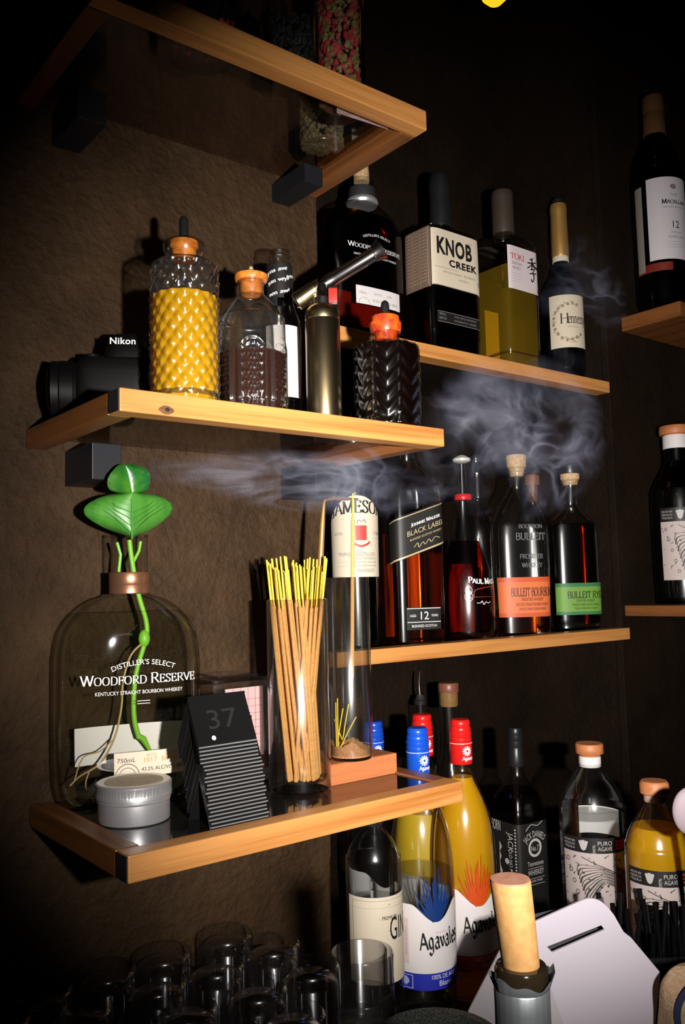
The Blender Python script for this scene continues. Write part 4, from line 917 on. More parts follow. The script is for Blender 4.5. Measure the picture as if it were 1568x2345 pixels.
# incense vase and sticks
p = atz(688, 1808, ZP); k = dep(p)/F; VX, VY = p.x, p.y
zr = aty(675, 1372, VY).z-ZP; RV = 71*k
t = thing('incense_vase', 'tall clear glass cylinder full of tan incense sticks with yellow ends', 'vase', (VX, VY, ZP))
def vase(R0, h, base=.011, wall=.0022):
    return M().lathe([(R0*.9, 0), (R0*.98, .0015), (R0, .004), (R0, h-.001), (R0-wall/2, h), (R0-wall, h-.001), (R0-wall, base+.003), (R0-wall-.003, base), (.0001, base-.001)], 80, cap1=False)
obj('glass_cylinder', vase(RV, zr), M_THIN, t, ang=60)
def stick(name, L, yl, r=.00135, ry=.0006, label='', group=None):
    t = thing(name, label, 'incense stick', (0, 0, 0), 0, group)
    obj('incense_paste', M().tube([(0, 0, 0), (0, 0, .002), (0, 0, L-yl), (0, 0, L-yl+.002)], [r*.7, r, r, r*.5], 8), M_STKT, t)
    obj('bamboo_core', M().tube([(0, 0, L-yl), (0, 0, L)], ry, 8), M_STKY, t)
    return t
Ls = (aty(675, 1288, VY).z-ZP)-.012
s0 = stick('incense_stick', Ls, .046, .0021, .00095, 'tan incense stick with bare yellow end standing in the glass cylinder', 'incense sticks in the glass cylinder')
ca, sa = RT.x, RT.y
rnd = random.Random(3)
for i in range(52):
    o = s0 if i == 0 else copy_tree(s0)
    if i < 38: f = (i+.5)/38; u = RV*(-.97+1.35*f)+rnd.uniform(-.0012, .0012); bx = RV*(-.34+.98*f)+rnd.uniform(-.003, .003)
    else: f = (i-37.5)/14; u = RV*(.25+.7*f); bx = RV*(-.15+.35*f)+rnd.uniform(-.004, .004)
    bym = sqrt(max(0, (RV-.006)**2-bx*bx)); vq = ((i*7) % 10)/9*1.7-.85; by = vq*bym*.9
    vmax = sqrt(max(0, (RV-.004)**2-min(abs(u), RV-.005)**2)); v = (vq+rnd.uniform(-.15, .15))*vmax
    H = zr-.011; ztop = Ls
    # direction so that the stick passes through (u,v) at rim height
    u = max(-RV+.0045, min(RV-.0045, u))
    wx, wy = ca*u+FW.x*v, sa*u+FW.y*v
    r_ = sqrt(wx*wx+wy*wy)
    if r_ > RV-.0045: wx *= (RV-.0045)/r_; wy *= (RV-.0045)/r_
    bx0 = ca*bx+FW.x*by; by0 = sa*bx+FW.y*by
    l_ = sqrt(bx0*bx0+by0*by0)
    if l_ > RV-.006: bx0 *= (RV-.006)/l_; by0 *= (RV-.006)/l_
    d = Vector((wx-bx0, wy-by0, H)).normalized()
    o.location = (VX+bx0, VY+by0, ZP+.0125); o.rotation_mode = 'QUATERNION'
    o.rotation_quaternion = d.to_track_quat('Z', 'Y')
    s_ = rnd.uniform(.955, 1.03); o.scale = (1, 1, s_)

# burner: wooden box, glass chimney with ash, brass hook and hanging stick
c0 = atz(772, 1797, ZP); c1 = atz(912, 1771, ZP)
bxw = (c1.x-c0.x); by0 = min(c0.y, c1.y)+.002; bh = .023
x1b = c1.x; x0b = x1b-.098; y0b = by0; y1b = by0+.075
t = thing('incense_burner_box', 'low reddish wooden box under the ash-filled glass cylinder', 'box', ((x0b+x1b)/2, y0b, ZP))
hw_ = (x1b-x0b)/2
obj('box_body', M().box(-hw_, hw_, 0, y1b-y0b, 0, bh, .001), M_BOX, t, smooth=False)
q = atz(803, 1736, ZP+bh); BV = 52*dep(q)/F
zb = aty(803, 1322, q.y).z-(ZP+bh)
t = thing('ash_vase', 'clear glass cylinder holding ash and burnt stick ends, standing on the wooden box', 'vase', (q.x, q.y, ZP+bh))
BVX, BVY, BVZ = q.x, q.y, ZP+bh
obj('glass_cylinder', vase(BV, zb, .003), M_THIN, t, ang=60)
def hump(th, z): return 0
m = M(); vs = []; nr, ns = 10, 40; rr = BV-.003
for j in range(nr+1):
    for i in range(ns):
        a = 2*pi*i/ns; r = rr*j/nr; x, y = r*cos(a), r*sin(a)
        vs.append((x, y, .016+.006*sin(x*160+1)*cos(y*120)+.0012*random.uniform(-1, 1)-.1*x))
fs = [(j*ns+i, j*ns+(i+1) % ns, (j+1)*ns+(i+1) % ns, (j+1)*ns+i) for j in range(nr) for i in range(ns)]
o_ = len(vs); vs += [(rr*cos(2*pi*i/ns), rr*sin(2*pi*i/ns), .0035) for i in range(ns)]
fs += [(nr*ns+i, nr*ns+(i+1) % ns, o_+(i+1) % ns, o_+i) for i in range(ns)]+[tuple(o_+i for i in range(ns))]
obj('ash_bed', m.add(vs, fs), M_SAND, t, label='tan ash')
its = [((725, 1600, 712, 1690)), ((718, 1610, 745, 1668)), ((798, 1612, 782, 1700)), ((815, 1642, 776, 1690)), ((785, 1622, 770, 1680)), ((742, 1648, 790, 1692)), ((760, 1650, 762, 1690)), ((768, 1640, 772, 1690))]
for n_, (x1, y1, x2, y2) in enumerate(its):
    a_ = aty(max(x1, 760)if n_ != 0 else 764, y1, BVY+.004*(n_ % 3-1)); b_ = aty(max(x2, 766), y2, BVY+.004*(n_ % 3-1))
    a_, b_ = a_, b_
    c_ = Vector((BVX, BVY, 0)); 
    for v_ in (a_, b_):
        dv_ = Vector((v_.x-c_.x, v_.y-c_.y)); l_ = dv_.length
        if l_ > BV-.006: v_.x = c_.x+dv_.x*(BV-.006)/l_; v_.y = c_.y+dv_.y*(BV-.006)/l_
    b_.z = BVZ+.012
    o = obj('stick_end', M().tube([(0, 0, 0), tuple((a_-b_)*.5+Vector((0, .0006, 0))), tuple(a_-b_)], .0007, 8), M_STKY)
    o.location = b_; tag(o, 'burnt-down yellow stick end poking out of the ash', 'stick', 'burnt stick ends in the ash')
# hook
hx = aty(735, 1270, BVY-.0).x
P_ = [aty(733, 1300, BVY), aty(741, 1150, BVY)]
t = thing('incense_hook', 'bent brass wire hook rising behind the incense sticks with a dark arm', 'holder', (x0b+.006, BVY, ZP+bh))
O_ = Vector((x0b+.006, BVY, ZP+bh))
top = aty(743, 1146, BVY)-O_; arm = aty(820, 1143, BVY)-O_
pt = [(0, 0, 0), (0, 0, .05), tuple(aty(733, 1300, BVY)-O_), tuple(aty(738, 1200, BVY)-O_), tuple(top+Vector((-.001, 0, -.004))), tuple(top), tuple(top+Vector((.004, 0, .001)))]
obj('wire_post', M().tube(pt, [.0014, .0014, .0034, .0030, .0017, .0015, .0012], 12), M_HOOK, t)
obj('arm', M().tube([tuple(top+Vector((.002, 0, .0005))), tuple(top*.75+arm*.25+Vector((0, 0, .002))), tuple(top*.4+arm*.6+Vector((0, 0, .001))), tuple(arm)], [.0012, .0024, .0022, .0008], 12), pbr('dark_brown_arm', (.12, .06, .025), .5), t)
ha = aty(808, 1130, BVY-.002)
hs = stick('incense_stick', 1, 1, label='x')
for c in list(hs.children): bpy.data.objects.remove(c)
hs.location = ha; hs['label'] = 'single incense stick hanging upside down from the brass hook arm'
zb1, zb2 = aty(806, 1330, BVY-.002)-ha, aty(806, 1560, BVY-.002)-ha
zb1.x = zb2.x*.5
obj('bamboo_core', M().tube([(0, 0, 0), tuple(zb1)], .0011, 10), M_STKY, hs)
obj('incense_paste', M().tube([tuple(zb1*.25), tuple(zb1*.3), tuple(zb2*.97), tuple(zb2)], [.0012, .0023, .0023, .0012], 10), M_STKT, hs)

# ------------------------------------------------------------------ topmost tray: jars
def jar(name, label, px, py, R0, h, contents, cmat, fill, n=150, rim=True, z0=ZT-.004, size=.006, two=None, glassm=None):
    p = atz(px, py, z0); t = thing(name, label, 'jar', (p.x, p.y, z0))
    obj('glass_jar', M().lathe([(R0*.92, 0), (R0, .004), (R0, h-.002), (R0+.001, h), (R0-.0025, h), (R0-.0028, .006), (.0001, .005)], 64, cap1=False), glassm or M_GLASS2, t, ang=60)
    if contents:
        for nm, mt, cnt, sz in ((contents, cmat, n, size),)+((two,) if two else ()):
            m = M(); rr = R0-.0034-sz
            for i in range(cnt):
                a = random.uniform(0, 2*pi); r = rr*(1 if i % 4 else random.uniform(.3, 1)); z = .0065+sz+(fill-.01-sz)*random.random()
                rot = Matrix.Rotation(random.uniform(0, pi), 3, 'X') @ Matrix.Rotation(random.uniform(0, pi), 3, 'Z')
                m.ball((r*cos(a), r*sin(a), z), sz*random.uniform(.7, 1.1), .55, .7, 1.05, 7, 5, rot)
            # bottom layer seen through the glass
            for i in range(int(cnt*.35)):
                a = random.uniform(0, 2*pi); r = rr*sqrt(random.random())
                m.ball((r*cos(a), r*sin(a), .0065+sz), sz*random.uniform(.7, 1.0), .7, .8, .7, 7, 5)
            o = obj(nm, m, mt, t, smooth=True); o['kind'] = 'stuff'
    return t
jar('flower_jar', 'tall glass jar packed with red dried rosebuds, at the right of the topmost tray', 779, 258, .0305, .17, 'dried_rosebuds', M_ROSE, .165, 330, two=('dried_sepals', M_SEPAL, 330, .0046), size=.0058)
jar('herb_jar', 'glass jar of pale dried herbs behind the rosebud jar', 738, 352, .034, .10, 'dried_herbs', M_HERB, .085, 420, size=.0052)
jar('flower_jar', 'wide glass jar of dark rosebuds over the middle of the smoked glass panel', 462, 125, .040, .10, 'dried_rosebuds', M_ROSE, .05, 60, two=('dark_leaves', M_BLACKM, 300, .006), size=.006)
jar('glass_jar', 'open dark-filled jar with bright rim beside the rosebud jar', 668, 178, .030, .082, 'dark_tea', M_BLACKM, .066, 260, size=.005)
q = [atz(*c, ZT-.0105) for c in ((771, 223), (888, 263), (889, 296), (771, 258))]
cx_ = sum((v for v in q), Vector())/4
m = M(); m.add([v-cx_ for v in q]+[v-cx_-Vector((0, 0, .0004)) for v in q], [(0, 1, 2, 3), (7, 6, 5, 4), (0, 4, 5, 1), (1, 5, 6, 2), (2, 6, 7, 3), (3, 7, 4, 0)])
o = obj('paper_sticker', m, pbr('pale_pink_sticker', (.62, .45, .43), .7, noise=(60, (.38, .22, .2), (1, 1, 1))), smooth=False); o.location = cx_
tag(o, 'pale pinkish sticker under the smoked glass panel of the topmost tray', 'sticker')

# glowing bulb at the top edge
p = atd(1132, -22, 1.22)
t = thing('pendant_bulb', 'glowing yellow bulb hanging at the top edge', 'lamp', p)
obj('bulb', M().lathe([(.0001, -.021), (.010, -.0185), (.018, -.010), (.0205, 0), (.019, .009), (.013, .019), (.010, .026)], 40), emit('bulb_glow', (1, .40, .012), 1.7), t)
obj('socket', M().lathe([(.012, .024), (.014, .027), (.014, .05), (.006, .056), (.002, .06)], 32), M_BLACKM, t)
obj('cord', M().tube([(0, 0, .058), (0, 0, 2.999-p.z)], .002, 8), M_BLACKM, t)

# ------------------------------------------------------------------ right wall shelves
def on_far(cls, name, label, px, y, zs, rows, g, **k):
    return Bottle(name, label, px, y, zs, rows, g, **k)
b = Bottle('whisky_bottle', 'tall dark whisky bottle with white label on the upper right wall shelf', 1512, .862, ZF1,
    [(684, 52), (676, 56), (430, 57), (400, 55), (370, 47), (350, 36), (330, 27), (320, 24), (240, 22), (236, 22)], M_DARKG, liquid=M_WHISD, fill=440, pym=560)
b.ring('neck_foil', [(322, 25.5), (318, 26), (300, 24.8), (272, 24.5), (271, 23.8), (268, 24.5), (240, 24), (234, 21), (234, .01)], pbr('dark_amber_foil', (.22, .11, .04), .35, .4), 'dark amber foil')
sf = b.surf(560)
obj('label', patch(sf, -.020, .075, b.zp(612), b.zp(434), off=.0003, ns=50), pbr('cool_white_label', (.74, .68, .72), .55), b.root)
printed('lettering', sf, [S('MACALLAN', .030, b.zp(492), .0085, .048, small=.8, T1=.2)], M_INKK, b.root, .0008)
printed('age_figure', sf, [S('I', .026, b.zp(545), .013), T('12', .030, b.zp(545), .013, .013)][1:], M_INKK, b.root, .0008)
printed('small_print', sf, [T('THE', .028, b.zp(476), .005), DISC(.028, b.zp(455), .006, .8), T('HIGHLAND SINGLE MALT', .028, b.zp(501), .0026, .042), T('YEARS OLD', .03, b.zp(556), .003), T('DOUBLE CASK', .03, b.zp(567), .0048, .03), R(.012, .045, b.zp(575), b.zp(574.5)), R(.012, .045, b.zp(581), b.zp(580.5)), R(.012, .045, b.zp(587), b.zp(586.5))], M_GREY, b.root, .0008)
obj('side_label', patch(sf, -.048, -.030, b.zp(632), b.zp(444), off=.0003), pbr('grey_side_label', (.3, .26, .22), .6), b.root, label='greyish side label')
printed('red_strip', sf, [R(-.05, .02, b.zp(636), b.zp(618))], pbr('deep_red', (.2, .015, .01), .5), b.root, .0002)
b = Bottle('whisky_bottle', 'sliver of a second dark bottle at the right picture edge beside the white-labelled one', 1632, .865, ZF1,
    [(690, 55), (430, 56), (400, 52), (360, 36), (330, 25), (310, 22), (250, 22)], M_DARKG, liquid=M_WHISD, fill=440, pym=560)
b.ring('cap', [(262, 24), (258, 25), (225, 24), (222, 20), (222, .01)], M_BLACK)
obj('label', patch(b.surf(560), -.05, .04, b.zp(640), b.zp(540), off=.0003), M_PAPER, b.root)

ILL = pbr('illustration_ink', (.06, .055, .05), .6)
M_DIMPAPER = pbr('illustrated_label_paper', (.60, .50, .47), .6)
M_ERED = pbr('bright_red_print', (.8, .04, .02), .5)
def illustrated(label, px, y, zs, rows, g, liq, fill, rot, zt, zm, zb, capm=None, cap=None, collar=None, pym=None):
    b = Bottle('tequila_bottle', label, px, y, zs, rows, g, liquid=liq, fill=fill, pym=pym)
    b.root.rotation_euler.z += rot; b.rot += rot
    Rb = max(r[1] for r in rows)*b.k; sf = b.surf((zt+zb)/2)
    obj('label', patch(sf, -Rb*1.05, Rb*1.25, b.zp(zb), b.zp(zm), off=.0003, ns=60), M_DIMPAPER, b.root)
    bd = obj('label_band', patch(sf, -Rb*1.05, Rb*1.25, b.zp(zm), b.zp(zt), off=.0003, ns=60), M_INKK, b.root, label='black label band')
    H = b.zp(zt)-b.zp(zm); z0 = b.zp(zm)
    printed('lettering', sf, [T('PURO', Rb*.30, z0+H*.54, H*.27, Rb*.42), T('AGAVE', Rb*.30, z0+H*.18, H*.27, Rb*.42), T('100%', Rb*.02, z0+H*.22, H*.18, H*.7, rot=pi/2),
        PL([(-Rb*.42, z0+H*.8), (-Rb*.32, z0+H*.2), (-Rb*.22, z0+H*.8)], Rb*.09, Rb*.05), PL([(-Rb*.32, z0+H*.85), (-Rb*.32, z0+H*.2)], Rb*.08),
        T('HECHO EN', -Rb*.78, z0+H*.65, H*.14, Rb*.4), T('MEXICO', -Rb*.78, z0+H*.42, H*.14, Rb*.4), T('TEQUILA', -Rb*.78, z0+H*.2, H*.14, Rb*.4)], pbr('dim_white_ink', (.55, .52, .5), .5) if 'dim_white_ink' not in MATS else MATS['dim_white_ink'], b.root, .0008)
    printed('brand_lettering', sf, [T('ESPOLON', Rb*.62, z0+H*.22, H*.55, Rb*1.3, al='L', bold=.03)], M_ERED, b.root, .0008)
    rn = random.Random(5); its = []; A = b.zp(zm)-.003; D = b.zp(zm)-b.zp(zb)
    for q in range(11):                      # sweeping plumes
        f = q/10; x0, y0 = Rb*.55, A-D*(.28+.25*f)
        x2, y2 = -Rb*(.55-.35*f), A-D*(.30+.62*f)
        its.append(PL([(x0, y0), ((x0+x2)/2+.002, y0+D*(.10-.05*f)), (x2+.004, y2+D*.12), (x2, y2)], .0026 if q % 2 else .0012, .0006))
    its.append(PL([(-Rb*.4, A-D*.03), (-Rb*.05, A-D*.12), (Rb*.35, A-D*.22), (Rb*.6, A-D*.3)], .0014, .0008))
    for q in range(46):
        x = rn.uniform(-Rb, Rb*1.2); z = A-rn.uniform(0, D*.92)
        its.append(PL([(x, z), (x+rn.uniform(-.003, .003), z+rn.uniform(-.002, .003)), (x+rn.uniform(-.005, .005), z+rn.uniform(-.004, .004))], rn.uniform(.0005, .0013)))
    for q in range(5): x = Rb*(-.85+.1*q); z = A-D*(.1+.18*q); its.append(RING(x, z, .0028, .0009, 1.1, 12))
    printed('illustration', sf, its, ILL, b.root, .0007)
    return b
b = illustrated('dark bottle with illustrated label on the lower right wall shelf', 1556, .865, ZF2,
    [(1378, 54), (1366, 60), (1150, 62), (1120, 58), (1095, 45), (1075, 32), (1062, 27), (1055, 26), (1028, 26)], M_DARKG, M_WHISD, 1160, .35, 1166, 1197, 1328, pym=1200)
b.ring('collar', [(1030, 27), (1028, 28), (1003, 28), (1000, 27)], M_PAPER, 'white paper collar')
b.ring('wooden_cap', [(1002, 24), (998, 26), (998, 34), (996, 35), (982, 35), (979, 33), (979, .01)], M_WCAP)

# ------------------------------------------------------------------ counter, inside and before the niche
b = Bottle('gin_bottle', 'clear gin bottle with cream diamond label half hidden under the lower tray', 855, .79, ZC,
    [(2290, 58), (2270, 64), (1990, 65), (1960, 62), (1930, 51), (1908, 36), (1893, 22), (1885, 17)], M_GLASS, liquid=M_WATER, fill=2060, pym=2000)
b.ring('cap', [(1888, 19), (1884, 20), (1860, 20), (1857, 17), (1857, .01)], M_BLACK)
b.root.rotation_euler.z += .35
sf = b.surf(2100)
lb = obj('label', patch(sf, -.045, .062, b.zp(2230), b.zp(2034), off=.0003, ns=50), M_CREAM, b.root)
printed('label_frame', sf, [R(-.038, .06, b.zp(2042), b.zp(2041)), R(-.038, -.0375, b.zp(2225), b.zp(2041)), R(-.036, .06, b.zp(2058), b.zp(2057.5))], M_GREY, lb, .0007)
def dia(x, z, r): return [(x-r, z), (x, z+r*1.2), (x+r, z), (x, z-r*1.2)], [(0, 3, 2, 1)]
printed('diamond', sf, [dia(.006, b.zp(2082), .013)], pbr('grey_blue_print', (.38, .38, .46), .6), lb, .0006)
printed('diamond', sf, [dia(.006, b.zp(2142), .013)], pbr('grey_blue_print_2', (.38, .38, .46), .6), lb, .0006)
printed('lettering', sf, [T('GIN', .019, b.zp(2132), .024, .026), T('PREMIUM', .006, b.zp(2085), .004, .018)], M_INKK, lb, .0009)

def agave(label, px, y, ps, body, capm, band, printm, liq, fill, rot, extra=None, word=True, cap_label=''):
    """tall tequila bottle: ps maps reference rows of the front bottle to this one"""
    rows = [(ps(q), w*body) for q, w in ((2300, 66), (2285, 73), (2050, 75), (1990, 75), (1930, 71), (1880, 62), (1840, 47), (1810, 33), (1790, 26), (1775, 22), (1700, 20))]
    b = Bottle('tequila_bottle', label, px, y, ZC, rows, M_GLASS, liquid=liq, fill=ps(fill), pym=ps(2000))
    b.root.rotation_euler.z += rot
    S_ = lambda q: ps(q)
    rr = lambda w: w*body
    b.ring('screw_cap', [(S_(1768), rr(26)), (S_(1766), rr(27)), (S_(1716), rr(27)), (S_(1714), rr(25.5)), (S_(1712), rr(27)), (S_(1706), rr(27)), (S_(1704), rr(25.5)), (S_(1700), rr(27)), (S_(1694), rr(27)), (S_(1692), rr(25)), (S_(1688), rr(26)), (S_(1682), rr(25)), (S_(1680), rr(23.5)), (S_(1674), rr(24.5)), (S_(1668), rr(24)), (S_(1664), rr(21)), (S_(1664), .01)], capm, cap_label)
    sc = Surf([(b.zp(S_(1766)), rr(27.2)*b.k, rr(27.2)*b.k, 2), (b.zp(S_(1716)), rr(27.2)*b.k, rr(27.2)*b.k, 2)], b.zp(S_(1740)))
    its = [R(-.03, .03, b.zp(S_(1719)), b.zp(S_(1717.8)))]
    for q in range(12): a = 2*pi*q/12; its.append(PL([(.002+.0015*cos(a), b.zp(S_(1736))+.0015*sin(a)), (.002+.0062*cos(a), b.zp(S_(1736))+.0062*sin(a))], .0015, .0015, sm=0))
    its.append(S('Agaves', .003, b.zp(S_(1757)), .0045, .016, nib=.7, T1=.22))
    printed('cap_emblem', sc, its, M_WINK, b.root, .0005)
    sf = Surf(b.prof, b.zp(S_(2120))); L_ = sf.L
    zl = b.zp(S_(2046)); dip = b.zp(S_(2086))-b.zp(S_(2046))
    def top(u):
        f = max(-1, min(1, u/.030)); f = .5+.5*cos(pi*f) if abs(u) < .030 else 0
        return zl+dip*f**.8
    obj('label', patch(sf, -.085, .085, b.zp(S_(2200)), 0, off=.0003, top=top, ns=90), M_PAPER, b.root)
    bd = obj('label_band', patch(sf, -.085, .085, b.zp(S_(2238)), b.zp(S_(2200)), off=.0003, ns=70), band, b.root, label='coloured band at the foot of the label')
    if word:
        printed('lettering', sf, [S('Agavales', .006, b.zp(S_(2143)), .0185, .054, nib=.75, T1=.2, t1=.05, serif=.14, rot=.06)], M_INKK, b.root, .0009)
        printed('pale_lettering', sf, [T('PREMIUM', .008, b.zp(S_(2112)), .0026, .02)], pbr('pale_pink_ink', (.6, .45, .5), .6) if 'pale_pink_ink' not in MATS else MATS['pale_pink_ink'], b.root, .0009)
        printed('side_print', sf, [R(-.047, -.034, b.zp(S_(2180)), b.zp(S_(2078)))], pbr('pale_peach_print', (.68, .56, .54), .6) if 'pale_peach_print' not in MATS else MATS['pale_peach_print'], b.root, .0006)
        printed('side_lettering', sf, [T('CONTENIDO NETO 750 ML 38% ALC VOL', -.0405, b.zp(S_(2130)), .0028, .046, rot=pi/2), T('PRODUCTO DE MEXICO', -.036, b.zp(S_(2130)), .0022, .03, rot=pi/2)], M_GREY, b.root, .0009)
        printed('band_lettering', sf, [T('100% DE AGAVE', .012, b.zp(S_(2213)), .0048, .04), S('Blanco' if 'blue' in label else 'Gold', .012, b.zp(S_(2229)), .0058, .024, nib=.7, T1=.3, t1=.12) if False else T('Blanco' if 'blue' in label else 'Gold', .012, b.zp(S_(2229)), .0058, .022),], M_WINK, b.root, .0009)
        printed('emblem_frame', sf, [R(-.050, -.030, b.zp(S_(2205)), b.zp(S_(2204))), R(-.050, -.030, b.zp(S_(2234)), b.zp(S_(2233))), R(-.050, -.0494, b.zp(S_(2234)), b.zp(S_(2204))), R(-.0306, -.030, b.zp(S_(2234)), b.zp(S_(2204)))], M_WINK, b.root, .0009)
        printed('band_emblem', sf, [DISC(-.040, b.zp(S_(2218)), .0055, .8)]+[PL([(-.044+.002*i, b.zp(S_(2229))), (-.043+.0018*i, b.zp(S_(2208)))], .0008) for i in range(4)], pbr('pale_emblem', (.45, .5, .8), .5) if 'pale_emblem' not in MATS else MATS['pale_emblem'], b.root, .0009)
    if not word: return b
    m = M(); rn = random.Random(2)
    for q in range(19):
        f = (q+.5)/19; a = radians(40+108*f)+rn.uniform(-.05, .05); ln = .036+.020*sin(pi*f)+rn.uniform(-.010, .006)
        cz = b.zp(S_(2084)); P = [(.0022*cos(a)*2, cz), (cos(a)*ln*.55, cz+sin(a)*ln*.6), (cos(a)*ln*.72, cz+sin(a)*ln)]
        vs, fs = [], []
        pts = smooth_pts(P, 4)
        for i, p_ in enumerate(pts):
            w_ = .0013*(1-i/(len(pts)-1))**.6+.0001; d_ = Vector(pts[min(i+1, len(pts)-1)])-Vector(pts[max(i-1, 0)]); d_.normalize()
            vs += [(p_[0]-d_.y*w_, p_[1]+d_.x*w_), (p_[0]+d_.y*w_, p_[1]-d_.x*w_)]
            if i: k_ = len(vs); fs.append((k_-4, k_-3, k_-1, k_-2))
        m.add([sf(u, z, .0003+.00002*q) for u, z in vs], fs)
    flat('agave_print', m, printm, b.root)
    return b
agave('tequila bottle with blue cap and blue label band beside the lower tray', 965, .795, lambda q: q, 1.0, M_BLUEC, M_BLULAB, M_AGBL, M_WATER, 1990, .42, cap_label='blue cap')
agave('tequila bottle with red cap and orange agave print, full of gold liquid', 1064, .80, lambda q: 1645+(q-1664)*.965, .96, M_REDC, M_REDLAB, M_AGRD, M_GOLD, 1800, .42, cap_label='red cap')
b2 = agave('red-capped tequila bottle half hidden behind the blue-capped one', 975, .885, lambda q: 1634+(q-1664)*.90, .93, M_REDC, M_REDLAB, M_AGRD, M_GOLD, 1840, .3, word=False, cap_label='red cap')
obj('yellow_label', patch(Surf(b2.prof, b2.zp(1930)), -.075, .02, b2.zp(1985), b2.zp(1850), off=.0005), M_YELL2, b2.root)
agave('blue-capped tequila bottle mostly hidden behind the wooden box and tray', 862, .99, lambda q: 1650+(q-1664)*.86, .88, M_BLUEC, M_BLULAB, M_AGBL, M_WATER, 1990, .3, word=False, cap_label='blue cap')

b = Bottle('spirit_bottle', 'clear bottle with steel speed pourer behind the red-capped bottles', 968, 1.055, ZC,
    [(2130, 36), (1800, 38), (1740, 34), (1700, 28), (1675, 17), (1640, 16), (1604, 16), (1600, 17)], M_GLASS2, liquid=M_WATER, fill=1900, pym=1800)
o_ = b.zp
obj('pourer_cork', M().lathe([(13*b.k, o_(1612)), (15*b.k, o_(1604)), (11*b.k, o_(1600)), (12*b.k, o_(1598)), (9*b.k, o_(1594)), (9*b.k, o_(1590))], 28), M_BLACKM, b.root)
obj('pourer_spout', M().tube([(0, 0, o_(1592)), (-.001, 0, o_(1575)), (-.001, 0, o_(1560)), (.001, -.002, o_(1536))], [.0022, .002, .0017, .0014], 12), M_STEEL, b.root, label='steel spout')
b = Bottle('spirit_bottle', 'clear bottle with brown-topped cork behind the red-capped gold bottle', 1034, .985, ZC,
    [(2140, 44), (1840, 46), (1790, 42), (1740, 32), (1715, 25), (1690, 23), (1640, 23), (1590, 24), (1586, 24)], M_GLASS, liquid=M_WATER, fill=1900, pym=1800)
b.ring('cork', [(1616, 20), (1612, 22), (1586, 22), (1583, 20)], M_CORKL)
b.ring('cork_cap', [(1584, 23), (1582, 24), (1565, 24), (1562, 22), (1562, .01)], pbr('brown_cork_cap', (.2, .07, .04), .4))

# square black-label whiskey, corner towards the viewer
b = Bottle('whiskey_bottle', 'square amber bottle with black label and slim black cap, corner forward', 1190, .85, ZC,
    [(2120, 46, 46, 7), (2105, 48, 48, 7), (1880, 48, 48, 7), (1840, 45, 45, 6), (1815, 40, 40, 5), (1795, 30, 30, 3), (1782, 24, 24, 2.3), (1770, 19, 19, 2), (1745, 16, 16, 2), (1730, 15, 15, 2)], M_GLASS2, liquid=M_WHISD, fill=1800, rot=-.10, pym=1950)
b.ring('cap', [(1752, 17), (1748, 18), (1735, 18), (1710, 16.5), (1708, 15.5), (1702, 17), (1694, 17), (1692, 15.5), (1688, 17), (1680, 17), (1678, 15.5), (1670, 16.5), (1664, 14), (1664, .01)], M_BLACK, 'slim black cap')
sf = b.surf(1960); hw = 48*b.k; zp = b.zp
obj('label', patch(sf, -hw*3.0, hw*.97, zp(2090), zp(1872), off=.0003, ns=90), M_INKK, b.root, label='black label round two faces')
M_DW = pbr('aged_white_ink', (.5, .47, .45), .5)
printed('lettering', sf, [T('JACK DANIELS', .0, zp(1905), .0085, .036, arc=.022), T('No.7', 0, zp(1936), .007, .014), T('Tennessee', 0, zp(1969), .0062, .03), T('WHISKEY', 0, zp(1990), .007, .030), R(-.014, .014, zp(1975), zp(1974)), R(-.016, .016, zp(1998), zp(1997)), T('SOUR MASH', 0, zp(2006), .003, .024), R(-.016, .016, zp(2012), zp(2011)), RING(0, zp(1929), .0125, .0035, 1.0), PL([(-.016, zp(1888)), (-.006, zp(1876)), (.006, zp(1880)), (.016, zp(1872))], .0014, .0007)], M_DW, b.root, .0009)
printed('edge_dots', sf, [DISC(-hw*1.08, zp(1884+7*i), .0012) for i in range(24)], M_DW, b.root, .0009)
printed('side_lettering', sf, [T('JACK', -hw*1.55, zp(1915), .010, .026, rot=-pi/2), T('BORN', -hw*2.35, zp(1895), .014, .018), T('OLD NO 7', -hw*1.5, zp(1955), .006, .03, rot=-pi/2), DISC(-hw*1.65, zp(1960), .004), R(-hw*1.4, -hw*1.35, zp(2050), zp(1975)), R(-hw*1.55, -hw*1.5, zp(2050), zp(1985)), R(-hw*1.7, -hw*1.66, zp(2050), zp(1985))], M_DW, b.root, .0009)
rn = random.Random(8); v_ = [(-hw*2.9, zp(1920))]+[(-hw*2.05+rn.uniform(-.003, .002), zp(1920+i*11)) for i in range(12)]+[(-hw*2.9, zp(2045))]
printed('torn_patch', sf, [POLY(v_)], M_DW, b.root, .0007)

